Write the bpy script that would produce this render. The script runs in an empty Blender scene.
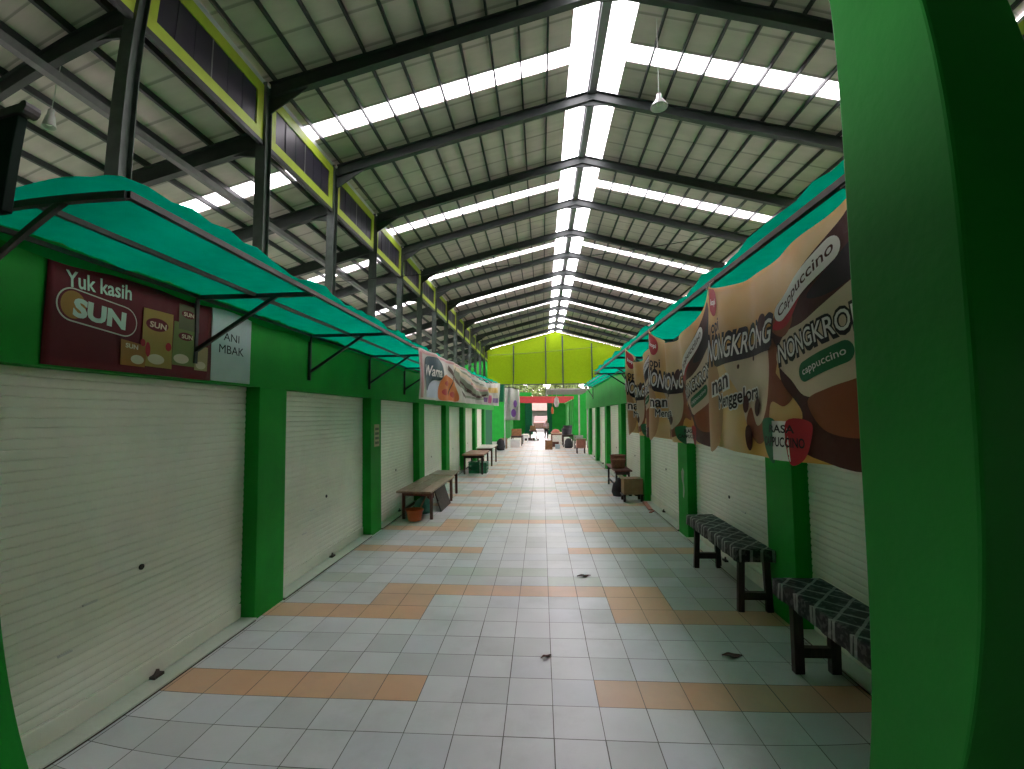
import bpy, bmesh, math, random
from mathutils import Vector, Matrix
random.seed(7)
PI = math.pi
sc = bpy.context.scene
COL = sc.collection

# ------------------------------------------------------------------ camera
CAM_H = 1.904
cd = bpy.data.cameras.new('camera')
cam = bpy.data.objects.new('camera', cd)
COL.objects.link(cam)
pitch, yaw, roll = 0.0648459, 0.0625597, 0.0076741
cam.matrix_world = (Matrix.Translation((0, 0, CAM_H)) @ Matrix.Rotation(yaw, 4, 'Z') @ Matrix.Rotation(pitch, 4, 'X')
                    @ Matrix.Rotation(roll, 4, 'Y') @ Matrix.Rotation(PI / 2, 4, 'X'))
cd.sensor_fit = 'HORIZONTAL'
cd.sensor_width = 36.0
cd.sensor_height = 36.0 * 769 / 1024
cd.clip_start = 0.05
cd.clip_end = 300
cd.lens = 466.8 * 36 / 1024
WIDE = True            # the phone's ultra-wide lens bends lines near the frame's edge: a measured lens polynomial
if WIDE:
    cd.type = 'PANO'
    cd.panorama_type = 'FISHEYE_LENS_POLYNOMIAL'
    cd.fisheye_fov = PI
    K = [0.002664734062338476, 0.05699942719774874, 0.001307009555993505, -0.00019126438005084932, 4.979796677913317e-06]
    for i, k in enumerate(K):
        setattr(cd, 'fisheye_polynomial_k%d' % i, -k)
sc.camera = cam

# ------------------------------------------------------------------ world and exposure
w = bpy.data.worlds.new('overcast_sky')
sc.world = w
w.use_nodes = True
bg = w.node_tree.nodes['Background']
bg.inputs[0].default_value = (1.0, 0.90, 0.915, 1)
bg.inputs[1].default_value = 9.0
sc.view_settings.view_transform = 'Standard'
sc.view_settings.look = 'None'
sc.view_settings.gamma = 1
sc.view_settings.use_curve_mapping = False
sc.view_settings.exposure = 0.85
sc.cycles.max_bounces = 10
sc.cycles.diffuse_bounces = 7
sc.cycles.transparent_max_bounces = 12
sc.cycles.caustics_reflective = False
sc.cycles.caustics_refractive = False

# ------------------------------------------------------------------ materials
MATS = {}
def mat(name, col, rough=0.6, metal=0.0, var=0.0, scale=6.0, bump=0.0, bscale=60.0, spec=0.4, stretch=None, dirt=None, dscale=1.5, damt=0.5):
    if name in MATS: return MATS[name]
    m = bpy.data.materials.new(name); m.use_nodes = True
    nt = m.node_tree; b = nt.nodes['Principled BSDF']
    b.inputs['Roughness'].default_value = rough
    b.inputs['Metallic'].default_value = metal
    b.inputs['Specular IOR Level'].default_value = spec
    c4 = (*col, 1)
    b.inputs['Base Color'].default_value = c4
    tc = nt.nodes.new('ShaderNodeTexCoord'); vec = tc.outputs['Object']
    if stretch:
        mp = nt.nodes.new('ShaderNodeMapping'); mp.inputs['Scale'].default_value = stretch
        nt.links.new(vec, mp.inputs[0]); vec = mp.outputs[0]
    out = None
    if var:
        n = nt.nodes.new('ShaderNodeTexNoise'); n.inputs['Scale'].default_value = scale; n.inputs['Detail'].default_value = 5
        nt.links.new(vec, n.inputs['Vector'])
        r = nt.nodes.new('ShaderNodeValToRGB')
        r.color_ramp.elements[0].position = 0.3; r.color_ramp.elements[1].position = 0.7
        r.color_ramp.elements[0].color = (*[max(0, c * (1 - var)) for c in col], 1)
        r.color_ramp.elements[1].color = (*[min(1, c * (1 + var)) for c in col], 1)
        nt.links.new(n.outputs['Fac'], r.inputs[0]); out = r.outputs[0]
        nt.links.new(out, b.inputs['Base Color'])
    if dirt:
        n = nt.nodes.new('ShaderNodeTexNoise'); n.inputs['Scale'].default_value = dscale; n.inputs['Detail'].default_value = 8
        n.inputs['Roughness'].default_value = 0.7
        nt.links.new(vec, n.inputs['Vector'])
        r = nt.nodes.new('ShaderNodeValToRGB'); r.color_ramp.elements[0].position = 0.5; r.color_ramp.elements[1].position = 0.78
        r.color_ramp.elements[0].color = (0, 0, 0, 1); r.color_ramp.elements[1].color = (damt, damt, damt, 1)
        nt.links.new(n.outputs['Fac'], r.inputs[0])
        mx = nt.nodes.new('ShaderNodeMix'); mx.data_type = 'RGBA'
        nt.links.new(r.outputs[0], mx.inputs['Factor'])
        if out: nt.links.new(out, mx.inputs['A'])
        else: mx.inputs['A'].default_value = c4
        mx.inputs['B'].default_value = (*dirt, 1)
        nt.links.new(mx.outputs['Result'], b.inputs['Base Color'])
    if bump:
        n = nt.nodes.new('ShaderNodeTexNoise'); n.inputs['Scale'].default_value = bscale; n.inputs['Detail'].default_value = 4
        nt.links.new(vec, n.inputs['Vector'])
        bp = nt.nodes.new('ShaderNodeBump'); bp.inputs['Strength'].default_value = bump; bp.inputs['Distance'].default_value = 0.01
        nt.links.new(n.outputs['Fac'], bp.inputs['Height']); nt.links.new(bp.outputs[0], b.inputs['Normal'])
    MATS[name] = m
    return m

def sheet_mat(name, col, trans, fac, clear=None):
    """a thin sheet that lets light through: diffuse + translucent (+ clear share)"""
    m = bpy.data.materials.new(name); m.use_nodes = True
    nt = m.node_tree; nt.nodes.remove(nt.nodes['Principled BSDF']); o = nt.nodes['Material Output']
    d = nt.nodes.new('ShaderNodeBsdfDiffuse'); t = nt.nodes.new('ShaderNodeBsdfTranslucent')
    tc = nt.nodes.new('ShaderNodeTexCoord')
    n = nt.nodes.new('ShaderNodeTexNoise'); n.inputs['Scale'].default_value = 9; n.inputs['Detail'].default_value = 6
    nt.links.new(tc.outputs['Object'], n.inputs['Vector'])
    for node, c in ((d, col), (t, trans)):
        r = nt.nodes.new('ShaderNodeValToRGB')
        r.color_ramp.elements[0].position = 0.3; r.color_ramp.elements[1].position = 0.7
        r.color_ramp.elements[0].color = (*[x * 0.85 for x in c], 1); r.color_ramp.elements[1].color = (*c, 1)
        nt.links.new(n.outputs['Fac'], r.inputs[0]); nt.links.new(r.outputs[0], node.inputs[0])
    mx = nt.nodes.new('ShaderNodeMixShader'); mx.inputs[0].default_value = fac
    nt.links.new(d.outputs[0], mx.inputs[1]); nt.links.new(t.outputs[0], mx.inputs[2])
    last = mx
    if clear:
        tr = nt.nodes.new('ShaderNodeBsdfTransparent'); tr.inputs[0].default_value = (*clear[0], 1)
        m2 = nt.nodes.new('ShaderNodeMixShader'); m2.inputs[0].default_value = clear[1]
        nt.links.new(mx.outputs[0], m2.inputs[1]); nt.links.new(tr.outputs[0], m2.inputs[2]); last = m2
    nt.links.new(last.outputs[0], o.inputs[0])
    return m

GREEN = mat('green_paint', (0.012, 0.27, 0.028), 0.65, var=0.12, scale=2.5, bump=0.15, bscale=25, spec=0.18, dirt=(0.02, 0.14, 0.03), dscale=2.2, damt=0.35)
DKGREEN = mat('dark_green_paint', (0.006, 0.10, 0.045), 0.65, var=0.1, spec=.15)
LIMEP = mat('lime_paint', (0.38, 0.48, 0.038), 0.5, var=0.08)
STEEL = mat('dark_steel', (0.026, 0.033, 0.031), 0.5, var=0.15, spec=0.4)
COLSTEEL = mat('column_steel', (0.05, 0.068, 0.056), 0.5, var=0.25, scale=5, spec=0.45)
PURL = mat('purlin_steel', (0.018, 0.022, 0.023), 0.5, var=0.15)
RAIL = mat('galvanised_tube', (0.08, 0.086, 0.08), 0.45, var=0.15)
FRAME = mat('awning_steel', (0.04, 0.038, 0.035), 0.55, var=0.3, scale=12)
LOUV = mat('black_louvre', (0.02, 0.018, 0.03), 0.45, var=0.1)
LOUVL = mat('louvre_edge', (0.25, 0.25, 0.24), 0.4)
CREAM = mat('cream_shutter', (0.76, 0.755, 0.65), 0.42, var=0.06, scale=1.3, spec=0.45, dirt=(0.5, 0.5, 0.40), dscale=1.1, damt=0.35)
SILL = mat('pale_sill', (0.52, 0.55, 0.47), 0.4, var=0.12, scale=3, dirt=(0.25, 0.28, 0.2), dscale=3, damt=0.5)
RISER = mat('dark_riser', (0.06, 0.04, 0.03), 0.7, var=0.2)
BLACK = mat('black_metal', (0.015, 0.015, 0.015), 0.5)
WOODD = mat('dark_wood', (0.035, 0.022, 0.018), 0.6, var=0.4, scale=8, stretch=(4, 1, 1))
WOODR = mat('red_brown_wood', (0.12, 0.04, 0.03), 0.55, var=0.35, scale=8, stretch=(4, 1, 1))
WOODT = mat('worn_table_top', (0.25, 0.17, 0.11), 0.4, var=0.25, scale=5, stretch=(4, 1, 1), dirt=(0.4, 0.36, 0.3), dscale=2, damt=0.6)
WOODL = mat('crate_wood', (0.26, 0.12, 0.05), 0.6, var=0.35, scale=7, stretch=(1, 3, 6))
WICK = mat('wicker', (0.17, 0.07, 0.035), 0.7, var=0.4, scale=30, bump=0.6, bscale=80)
CARD = mat('cardboard', (0.30, 0.18, 0.10), 0.7, var=0.2)
ORANGEP = mat('orange_plastic', (0.55, 0.10, 0.02), 0.4, var=0.1)
GREENP = mat('green_plastic', (0.02, 0.22, 0.09), 0.4, var=0.1)
TEALP = mat('teal_bag', (0.05, 0.22, 0.17), 0.45, var=0.2)
WHITEP = mat('white_plastic', (0.6, 0.62, 0.62), 0.4, var=0.08)
REDP = mat('red_paint', (0.38, 0.03, 0.035), 0.5, var=0.15)
PINKR = mat('faded_red', (0.42, 0.16, 0.12), 0.55, var=0.2)
DARKT = mat('dark_cloth', (0.025, 0.025, 0.028), 0.8, var=0.3)
GREYC = mat('grey_cloth', (0.28, 0.26, 0.25), 0.8, var=0.3, scale=12)

# ------------------------------------------------------------------ mesh builder
class MB:
    def __init__(s): s.v = []; s.f = []; s.mi = []; s.cur = 0
    def face(s, idx): s.f.append(idx); s.mi.append(s.cur)
    def add(s, vs, fs):
        b = len(s.v); s.v += [tuple(v) for v in vs]
        for f in fs: s.face([b + i for i in f])
    def box(s, a, b):
        x0, y0, z0 = [min(a[i], b[i]) for i in range(3)]; x1, y1, z1 = [max(a[i], b[i]) for i in range(3)]
        s.add([(x0, y0, z0), (x1, y0, z0), (x1, y1, z0), (x0, y1, z0), (x0, y0, z1), (x1, y0, z1), (x1, y1, z1), (x0, y1, z1)],
              [(0, 3, 2, 1), (4, 5, 6, 7), (0, 1, 5, 4), (1, 2, 6, 5), (2, 3, 7, 6), (3, 0, 4, 7)])
        return s
    def bar(s, p, q, wd, ht, up=(0, 0, 1)):
        p = Vector(p); q = Vector(q); d = (q - p).normalized(); up = Vector(up)
        if abs(d.dot(up)) > 0.98: up = Vector((0, 1, 0))
        sx = d.cross(up).normalized() * wd / 2; uz = sx.cross(d).normalized() * ht / 2
        vs = []
        for c in (p, q): vs += [c - sx - uz, c + sx - uz, c + sx + uz, c - sx + uz]
        s.add(vs, [(0, 1, 2, 3), (7, 6, 5, 4), (0, 4, 5, 1), (1, 5, 6, 2), (2, 6, 7, 3), (3, 7, 4, 0)])
        return s
    def tube(s, pts, r, n=10, cap=True):
        pts = [Vector(p) for p in pts]; b = len(s.v)
        for i, p in enumerate(pts):
            d = (pts[min(i + 1, len(pts) - 1)] - pts[max(i - 1, 0)]).normalized()
            up = Vector((0, 0, 1)) if abs(d.z) < 0.95 else Vector((1, 0, 0))
            sx = d.cross(up).normalized(); uz = sx.cross(d)
            rr = r[i] if isinstance(r, (list, tuple)) else r
            for k in range(n):
                a = 2 * PI * k / n; s.v.append(tuple(p + sx * rr * math.cos(a) + uz * rr * math.sin(a)))
        for i in range(len(pts) - 1):
            for k in range(n):
                s.face([b + i * n + k, b + i * n + (k + 1) % n, b + (i + 1) * n + (k + 1) % n, b + (i + 1) * n + k])
        if cap:
            s.face([b + k for k in reversed(range(n))]); s.face([b + (len(pts) - 1) * n + k for k in range(n)])
        return s
    def lathe(s, prof, c, n=20):
        b = len(s.v); c = Vector(c)
        for r, z in prof:
            for k in range(n):
                a = 2 * PI * k / n; s.v.append((c.x + r * math.cos(a), c.y + r * math.sin(a), c.z + z))
        for i in range(len(prof) - 1):
            for k in range(n):
                s.face([b + i * n + k, b + i * n + (k + 1) % n, b + (i + 1) * n + (k + 1) % n, b + (i + 1) * n + k])
        return s
    def grid(s, fn, nu, nv):
        b = len(s.v)
        for j in range(nv + 1):
            for i in range(nu + 1): s.v.append(tuple(fn(i / nu, j / nv)))
        for j in range(nv):
            for i in range(nu):
                k = b + j * (nu + 1) + i; s.face([k, k + 1, k + nu + 2, k + nu + 1])
        return s
    def prism(s, poly, off):
        """poly: 3D outline, extruded by the vector off"""
        n = len(poly); o = Vector(off)
        vs = [Vector(p) for p in poly] + [Vector(p) + o for p in poly]
        s.add(vs, [tuple(range(n)), tuple(reversed(range(n, 2 * n)))] + [(i, (i + 1) % n + 0, (i + 1) % n + n, i + n)[::-1] for i in range(n)])
        return s
    def build(s, name, mats, parent=None, smooth=False, bevel=0, solid=0, loc=None):
        me = bpy.data.meshes.new(name)
        v = s.v
        if loc is not None: v = [(a - loc[0], b_ - loc[1], c - loc[2]) for a, b_, c in v]
        me.from_pydata(v, [], s.f); me.update()
        bm = bmesh.new(); bm.from_mesh(me)
        if not solid: bmesh.ops.recalc_face_normals(bm, faces=bm.faces)
        bm.to_mesh(me); bm.free()
        for m in (mats if isinstance(mats, (list, tuple)) else [mats]): me.materials.append(m)
        for p, i in zip(me.polygons, s.mi): p.material_index = i; p.use_smooth = smooth
        o = bpy.data.objects.new(name, me); COL.objects.link(o)
        if loc is not None: o.location = loc
        if parent:
            o.parent = parent
            if parent.type == 'EMPTY' and loc is None:
                o.matrix_parent_inverse = Matrix.Translation(parent.location).inverted()
        if bevel:
            md = o.modifiers.new('bevel', 'BEVEL'); md.width = bevel; md.segments = 2; md.limit_method = 'ANGLE'
        if solid:
            md = o.modifiers.new('solid', 'SOLIDIFY'); md.thickness = solid; md.offset = 0
        return o

def tag(o, label, cat, group=None, kind=None):
    o['label'] = label; o['category'] = cat
    if group: o['group'] = group
    if kind: o['kind'] = kind
    return o
def thing(name, label, cat, loc=(0, 0, 0), group=None):
    o = bpy.data.objects.new(name, None); COL.objects.link(o); o.location = loc; o.empty_display_size = 0.2
    return tag(o, label, cat, group)
def struct(o): o['kind'] = 'structure'; return o
def copy_tree(o, parent=None):
    c = o.copy(); COL.objects.link(c)
    if parent: c.parent = parent
    for ch in [x for x in o.children]: copy_tree(ch, c)
    return c
ORD = ['first', 'second', 'third', 'fourth', 'fifth', 'sixth', 'seventh', 'eighth', 'ninth', 'tenth', 'eleventh', 'twelfth', 'thirteenth', 'fourteenth', 'fifteenth', 'sixteenth']

# ------------------------------------------------------------------ main measures
XL, XR = -2.68, 2.20           # aisle faces of the stall fronts
BAY0, BAYS, NB = 5.3, 3.0, 14  # first visible roof truss, spacing, number
Y_END = 47.3
XCOL = -5.4
RX, RZ, SL = 1.44, 10.33, 0.255
def zs(x): return RZ - SL * abs(x - RX)          # underside of the nave roof sheet
def za(x): return 7.25 - 0.28 * (XCOL - 0.2 - x) + 0.38  # underside of the side aisle sheet
TY = [BAY0 + BAYS * k for k in range(NB)]
Y0 = -1.3

# ------------------------------------------------------------------ floor
def tile_kind(r, c):
    q = r % 11
    if q == 1: return 1 if (c <= -4 or c >= 1) else 0
    if q == 5: return 1 if (c <= -5 or c >= 2) else 0
    if q == 6:
        if c in (-6, -5, 2, 3): return 1
        return 2 if (c < -6 or c > 3) else 0
    if q == 7:
        if -6 <= c <= 3: return 1
        return 2
    if q == 8: return 2 if (c < -7 or c >= -4) and c < 2 or c > 4 else 0
    if q == 9: return 2 if -5 <= c <= 0 or c > 3 else 0
    return 0
fl = MB()
T = 0.3; G = 0.0022; OX, OY = 0.0575, 2.787
fl.cur = 6
c0, c1, r0, r1 = -10, 9, -20, 150
fl.add([(OX + c0 * T, OY + r0 * T, -0.0012), (OX + c1 * T, OY + r0 * T, -0.0012), (OX + c1 * T, OY + r1 * T, -0.0012), (OX + c0 * T, OY + r1 * T, -0.0012)], [(0, 1, 2, 3)])
for r in range(r0, r1):
    for c in range(c0, c1):
        x, y = OX + c * T, OY + r * T
        k = tile_kind(r, c)
        fl.cur = {0: random.choice([0, 0, 0, 1, 2]), 1: random.choice([3, 3, 4]), 2: random.choice([5, 5, 1])}[k]
        g = G + (0.0012 if random.random() < .3 else 0)
        fl.add([(x + g, y + g, 0), (x + T - g, y + g, 0), (x + T - g, y + T - g, 0), (x + g, y + T - g, 0)], [(0, 1, 2, 3)])
def tmat(n, c): return mat(n, c, 0.33, var=0.07, scale=1.7, spec=0.4, dirt=(0.25, 0.25, 0.22), dscale=1.3, damt=0.4)
floor = fl.build('floor', [tmat('tile_white', (.53, .535, .53)), tmat('tile_grey', (.46, .47, .46)), tmat('tile_cool', (.50, .51, .52)),
                           tmat('tile_orange', (.57, .345, .205)), tmat('tile_orange_worn', (.53, .345, .22)), tmat('tile_sage', (.40, .44, .375)),
                           mat('grout', (.12, .115, .10), .8)])
struct(floor)
g = MB(); g.box((-18, Y0, -0.2), (20, Y_END, -0.02)); struct(g.build('floor', mat('concrete', (.3, .3, .28), .8, var=.1)))
g = MB(); g.box((-60, Y_END, -0.25), (60, 120, -0.03)); g.box((-60, -40, -.25), (-18, Y_END, -.03)); g.box((20, -40, -.25), (60, Y_END, -.03)); struct(g.build('floor', mat('outside_paving', (.06, .058, .055), .8, var=.1)))

# ------------------------------------------------------------------ stall fronts
REC = 0.14
HDR, WTOP = 2.18, 3.05
P0 = [4.17 + 2.955 * k for k in range(8)]
PW = 0.475
def stall_front(side, X, pillars, yend, name):
    s = -1 if side == 'left' else 1          # outward direction
    m = MB()
    m.box((X, .3, HDR), (X + s * 0.22, yend, WTOP))             # the header over the shutters
    m.box((X + s * 0.22, pillars[0][0], WTOP - 0.12), (X + s * 2.6, yend, WTOP))   # roof slab of the stalls
    m.box((X + s * 2.6, pillars[0][0], 0), (X + s * 2.75, yend, WTOP))     # back wall
    wall = struct(m.build(name, GREEN))
    for a, b in pillars:
        q = MB().box((X, a, 0), (X + s * 0.3, b, HDR)); q.build('pillar', GREEN, wall, bevel=0.006)
    return wall
pl = [(1.54, 2.02)] + [(y, y + PW) for y in P0[:7]]
pr = [(1.215, 1.69)] + [(y, y + PW) for y in P0[:7]]
wall_l = stall_front('left', XL, pl, 26.3, 'wall_left')
wall_r = stall_front('right', XR, pr, 23.5, 'wall_right')

# roller shutters, each with a sill of its own in front
def shutter(side, X, a, b, label, holes):
    s = -1 if side == 'left' else 1
    xs = X + s * REC
    t = thing('roller_shutter', label, 'roller shutter', (xs, (a + b) / 2, 0.06), 'roller shutters along the aisle')
    m = MB(); pitch = 0.058; n = int((HDR - 0.06 - 0.1) / pitch)
    prof = []
    for i in range(n + 1):
        z = 0.16 + i * pitch
        if i == n: top = HDR - 0.002
        for dz, dx in ((0, 0.007), (0.005, 0.001), (0.015, -0.0015), (0.03, -0.002), (0.045, -0.001), (0.054, 0.002)):
            if z + dz < HDR: prof.append((z + dz, dx))
    prof.append((HDR, 0.004))
    vs = []; 
    for z, dx in prof: vs += [(xs + s * dx, a, z), (xs + s * dx, b, z)]
    m.add(vs, [(2 * i, 2 * i + 1, 2 * i + 3, 2 * i + 2) for i in range(len(prof) - 1)])
    bk = xs + s * 0.02
    m.add([(bk, a, .16), (bk, b, .16), (bk, b, HDR), (bk, a, HDR)], [(0, 1, 2, 3)])
    m.build('slat_curtain', CREAM, t)
    q = MB().box((xs - s * 0.016, a + .01, 0.03), (xs + s * 0.02, b - .01, 0.16)); bb = q.build('bottom_bar', CREAM, t, bevel=0.006)
    for yy, zz in holes:
        q = MB().tube([(xs - s * 0.012, yy, zz), (xs - s * 0.004, yy, zz)], 0.02, 12); q.build('keyhole', BLACK, t)
    for yy, zz in (((a + b) / 2 - .40, .74), ((a + b) / 2 - .58, .50)):
        MB().box((xs - s * .012, yy - .05, zz), (xs - s * .002, yy + .05, zz + .012)).build('glint_strip', mat('glint_pale', (.6, .6, .56), .3), t)  # pale strips put in as white glints on the slats
    yl = (a + b) / 2 + 0.1
    q = MB().box((xs - s * 0.06, yl - .045, 0.031), (xs - s * 0.014, yl + .045, 0.05)); q.bar((xs - s * 0.055, yl - .05, .045), (xs - s * .03, yl + .02, .07), .02, .02)
    q.build('padlock', mat('rusty_lock', (.05, .03, .025), .6, var=.3), bb)
    return t
def sill(side, X, a, b):
    s = -1 if side == 'left' else 1
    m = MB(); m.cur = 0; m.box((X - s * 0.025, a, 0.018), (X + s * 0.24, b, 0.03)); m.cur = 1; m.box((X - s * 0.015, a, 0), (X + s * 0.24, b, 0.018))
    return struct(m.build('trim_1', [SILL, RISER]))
for i in range(7):
    a, b = pl[i][1], pl[i + 1][0]
    if i == 0: lab = 'cream roller shutter on the left under the red printed sign, nearest the camera'
    else: lab = '%s cream roller shutter from the camera along the left green wall' % ORD[i]
    shutter('left', XL, a, b, lab, [((a + b) / 2 - 0.02, 0.85)]); sill('left', XL, a, b)
    a, b = pr[i][1], pr[i + 1][0]
    if i == 0: lab = 'cream roller shutter on the right behind the nearest patterned bench'
    else: lab = '%s cream roller shutter from the camera along the right green wall' % ORD[i]
    shutter('right', XR, a, b, lab, [((a + b) / 2 + 0.0, 0.85)]); sill('right', XR, a, b)
# last stretch of each wall beyond the seventh shutter: plain green
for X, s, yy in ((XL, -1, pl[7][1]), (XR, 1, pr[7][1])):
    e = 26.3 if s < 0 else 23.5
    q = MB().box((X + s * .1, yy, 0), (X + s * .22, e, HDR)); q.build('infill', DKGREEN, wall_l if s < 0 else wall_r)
# peeled patch and the paper strip on pillars
q = MB(); pts = [(7.42, .98), (7.35, 1.05), (7.27, 1.0), (7.3, .85), (7.26, .7), (7.3, .58), (7.35, .6), (7.34, .78), (7.4, .86)]
q.prism([(XR - .0015, y, z) for y, z in pts], (-.001, 0, 0)); q.build('peeled_patch', mat('bare_plaster', (.32, .42, .3), .7, var=.2), wall_r)
st = MB(); st.cur = 0; st.box((XL + .001, 7.27, 1.4), (XL + .006, 7.5, 1.76)); st.cur = 1
for k in range(4): st.box((XL + .006, 7.3, 1.44 + .075 * k), (XL + .008, 7.47, 1.48 + .075 * k))
tag(st.build('notice_strip', [mat('notice_paper', (.42, .38, .22), .7), mat('notice_ink', (.12, .14, .08), .7)]), 'small yellowish paper notice stuck on the second green pillar on the left', 'notice')

# big pillar of the entrance
q = MB().box((1.09, 1.197, 0), (1.472, 1.634, 4.4))
tag(q.build('pillar', mat('pillar_green', (0.013, 0.18, 0.024), 0.65, var=.1, scale=2, bump=.2, bscale=18, spec=.15), bevel=.012), 'large square green pillar filling the right foreground', 'pillar')

# ------------------------------------------------------------------ roof
strips = [(BAY0 + BAYS * k + 1.45, BAY0 + BAYS * k + 1.95) for k in (1, 3, 5, 7, 9, 11)]
strips.append((45.3, 46.2))
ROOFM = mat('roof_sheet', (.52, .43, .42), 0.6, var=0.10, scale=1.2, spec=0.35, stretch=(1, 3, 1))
nt = ROOFM.node_tree
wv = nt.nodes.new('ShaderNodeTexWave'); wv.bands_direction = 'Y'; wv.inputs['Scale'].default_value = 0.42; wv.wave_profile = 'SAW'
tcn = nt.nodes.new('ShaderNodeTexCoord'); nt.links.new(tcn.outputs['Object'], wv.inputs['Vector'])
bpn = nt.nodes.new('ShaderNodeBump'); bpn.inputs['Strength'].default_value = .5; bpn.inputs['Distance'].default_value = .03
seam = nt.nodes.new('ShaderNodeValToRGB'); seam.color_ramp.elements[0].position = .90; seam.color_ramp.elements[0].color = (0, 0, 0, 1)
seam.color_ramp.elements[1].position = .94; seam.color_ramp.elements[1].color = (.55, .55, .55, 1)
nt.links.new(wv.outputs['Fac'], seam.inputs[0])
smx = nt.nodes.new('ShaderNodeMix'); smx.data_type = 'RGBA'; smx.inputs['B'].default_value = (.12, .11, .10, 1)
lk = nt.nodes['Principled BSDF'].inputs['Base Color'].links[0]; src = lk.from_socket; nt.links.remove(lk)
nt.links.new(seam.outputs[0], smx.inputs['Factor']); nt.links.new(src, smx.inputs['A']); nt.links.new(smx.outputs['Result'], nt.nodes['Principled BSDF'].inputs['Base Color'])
nt.links.new(wv.outputs['Fac'], bpn.inputs['Height']); nt.links.new(bpn.outputs[0], nt.nodes['Principled BSDF'].inputs['Normal'])
XE0, XE1 = XCOL - 0.05, 8.35
RS = [(0.78, 1.31), (1.57, 2.09)]     # the two glazed strips beside the ridge
segs = []; y = Y0
for a, b in strips: segs.append((y, a)); y = b
segs.append((y, Y_END))
def slope_sheet(mb, x0, x1, a, b, fz, up=.03):
    z0, z1 = fz(x0), fz(x1)
    mb.prism([(x0, a, z0), (x1, a, z1), (x1, a, z1 + up), (x0, a, z0 + up)], (0, b - a, 0))
cm = MB()
for a, b in segs:
    slope_sheet(cm, XE0, RS[0][0], a, b, zs); slope_sheet(cm, RS[1][1], XE1, a, b, zs)
slope_sheet(cm, RS[0][1], RX, Y0, Y_END, zs); slope_sheet(cm, RX, RS[1][0], Y0, Y_END, zs)
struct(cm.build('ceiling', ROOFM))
cm = MB()
for a, b in segs[:]: slope_sheet(cm, -15.0, XCOL - 0.06, a, b, za)
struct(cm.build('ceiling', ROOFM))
def zr(x): return 7.63 - 0.28 * (x - 8.5)
cm = MB()
for a, b in segs[:]: slope_sheet(cm, 8.55, 17.5, a, b, zr)
struct(cm.build('ceiling', ROOFM))  # unseen right aisle roof, mirrored in to hold back sky light
# skylight sheets
SKY = sheet_mat('skylight_sheet', (.8, .82, .84), (.85, .88, .92), .7, ((.92, .95, 1.0), .6))
wn = 0
for a, b in strips:
    for fx in ((XE0, RS[0][0] - .002, zs), (RS[1][1] + .002, XE1, zs), (-15, XCOL - .06, za), (8.55, 17.5, zr)):
        wn += 1; m = MB(); x0, x1, fz = fx
        m.add([(x0, a, fz(x0) + .015), (x1, a, fz(x1) + .015), (x1, b, fz(x1) + .015), (x0, b, fz(x0) + .015)], [(0, 1, 2, 3)])
        struct(m.build('window_%d' % wn, SKY))
cm2 = MB()
for x0, x1 in RS:
    wn += 1; m = MB(); slope_sheet(cm2, x0, x1, Y0, 2.0, zs)
    m.add([(x0, 2.0, zs(x0) + .015), (x1, 2.0, zs(x1) + .015), (x1, Y_END, zs(x1) + .015), (x0, Y_END, zs(x0) + .015)], [(0, 1, 2, 3)])
    struct(m.build('window_%d' % wn, SKY))
struct(cm2.build('ceiling', ROOFM))  # unseen start of the ridge strips, closed to cut light near the camera

# ridge beam
m = MB(); m.box((RX - .09, Y0, RZ - .17), (RX + .09, Y_END, RZ - .06)); m.tube([(RX - .12, Y0, RZ - .15), (RX - .12, Y_END, RZ - .15)], .025, 8)
tag(m.build('ridge_beam', mat('ridge_steel', (.2, .19, .215), .5, var=.1)), 'grey steel ridge beam running between the two bright roof skylights', 'beam')

# purlins
k = 0; x = RS[0][0] - .02
xs_l = [RS[0][0] - .53 - .606 * i for i in range(10)]
for i, x in enumerate(xs_l):
    m = MB().bar((x, Y0, zs(x) - .05), (x, Y_END, zs(x) - .05), .042, .09)
    tag(m.build('roof_purlin', PURL), 'long dark roof purlin on the left main slope, %s down from the ridge skylight' % ORD[i], 'purlin', 'purlins of the main roof')
xs_r = [RS[1][1] + .53 + .606 * i for i in range(10)]
for i, x in enumerate(xs_r):
    m = MB().bar((x, Y0, zs(x) - .05), (x, Y_END, zs(x) - .05), .042, .09)
    tag(m.build('roof_purlin', PURL), 'long dark roof purlin on the right main slope, %s down from the ridge skylight' % ORD[i], 'purlin', 'purlins of the main roof')
for i in range(13):
    x = XCOL - .45 - .66 * i
    m = MB().bar((x, Y0, za(x) - .055), (x, Y_END, za(x) - .055), .06, .11)
    tag(m.build('roof_purlin', PURL), 'dark purlin under the lower left aisle roof, %s out from the lime panels' % ORD[i], 'purlin', 'purlins of the left aisle roof')
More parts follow.
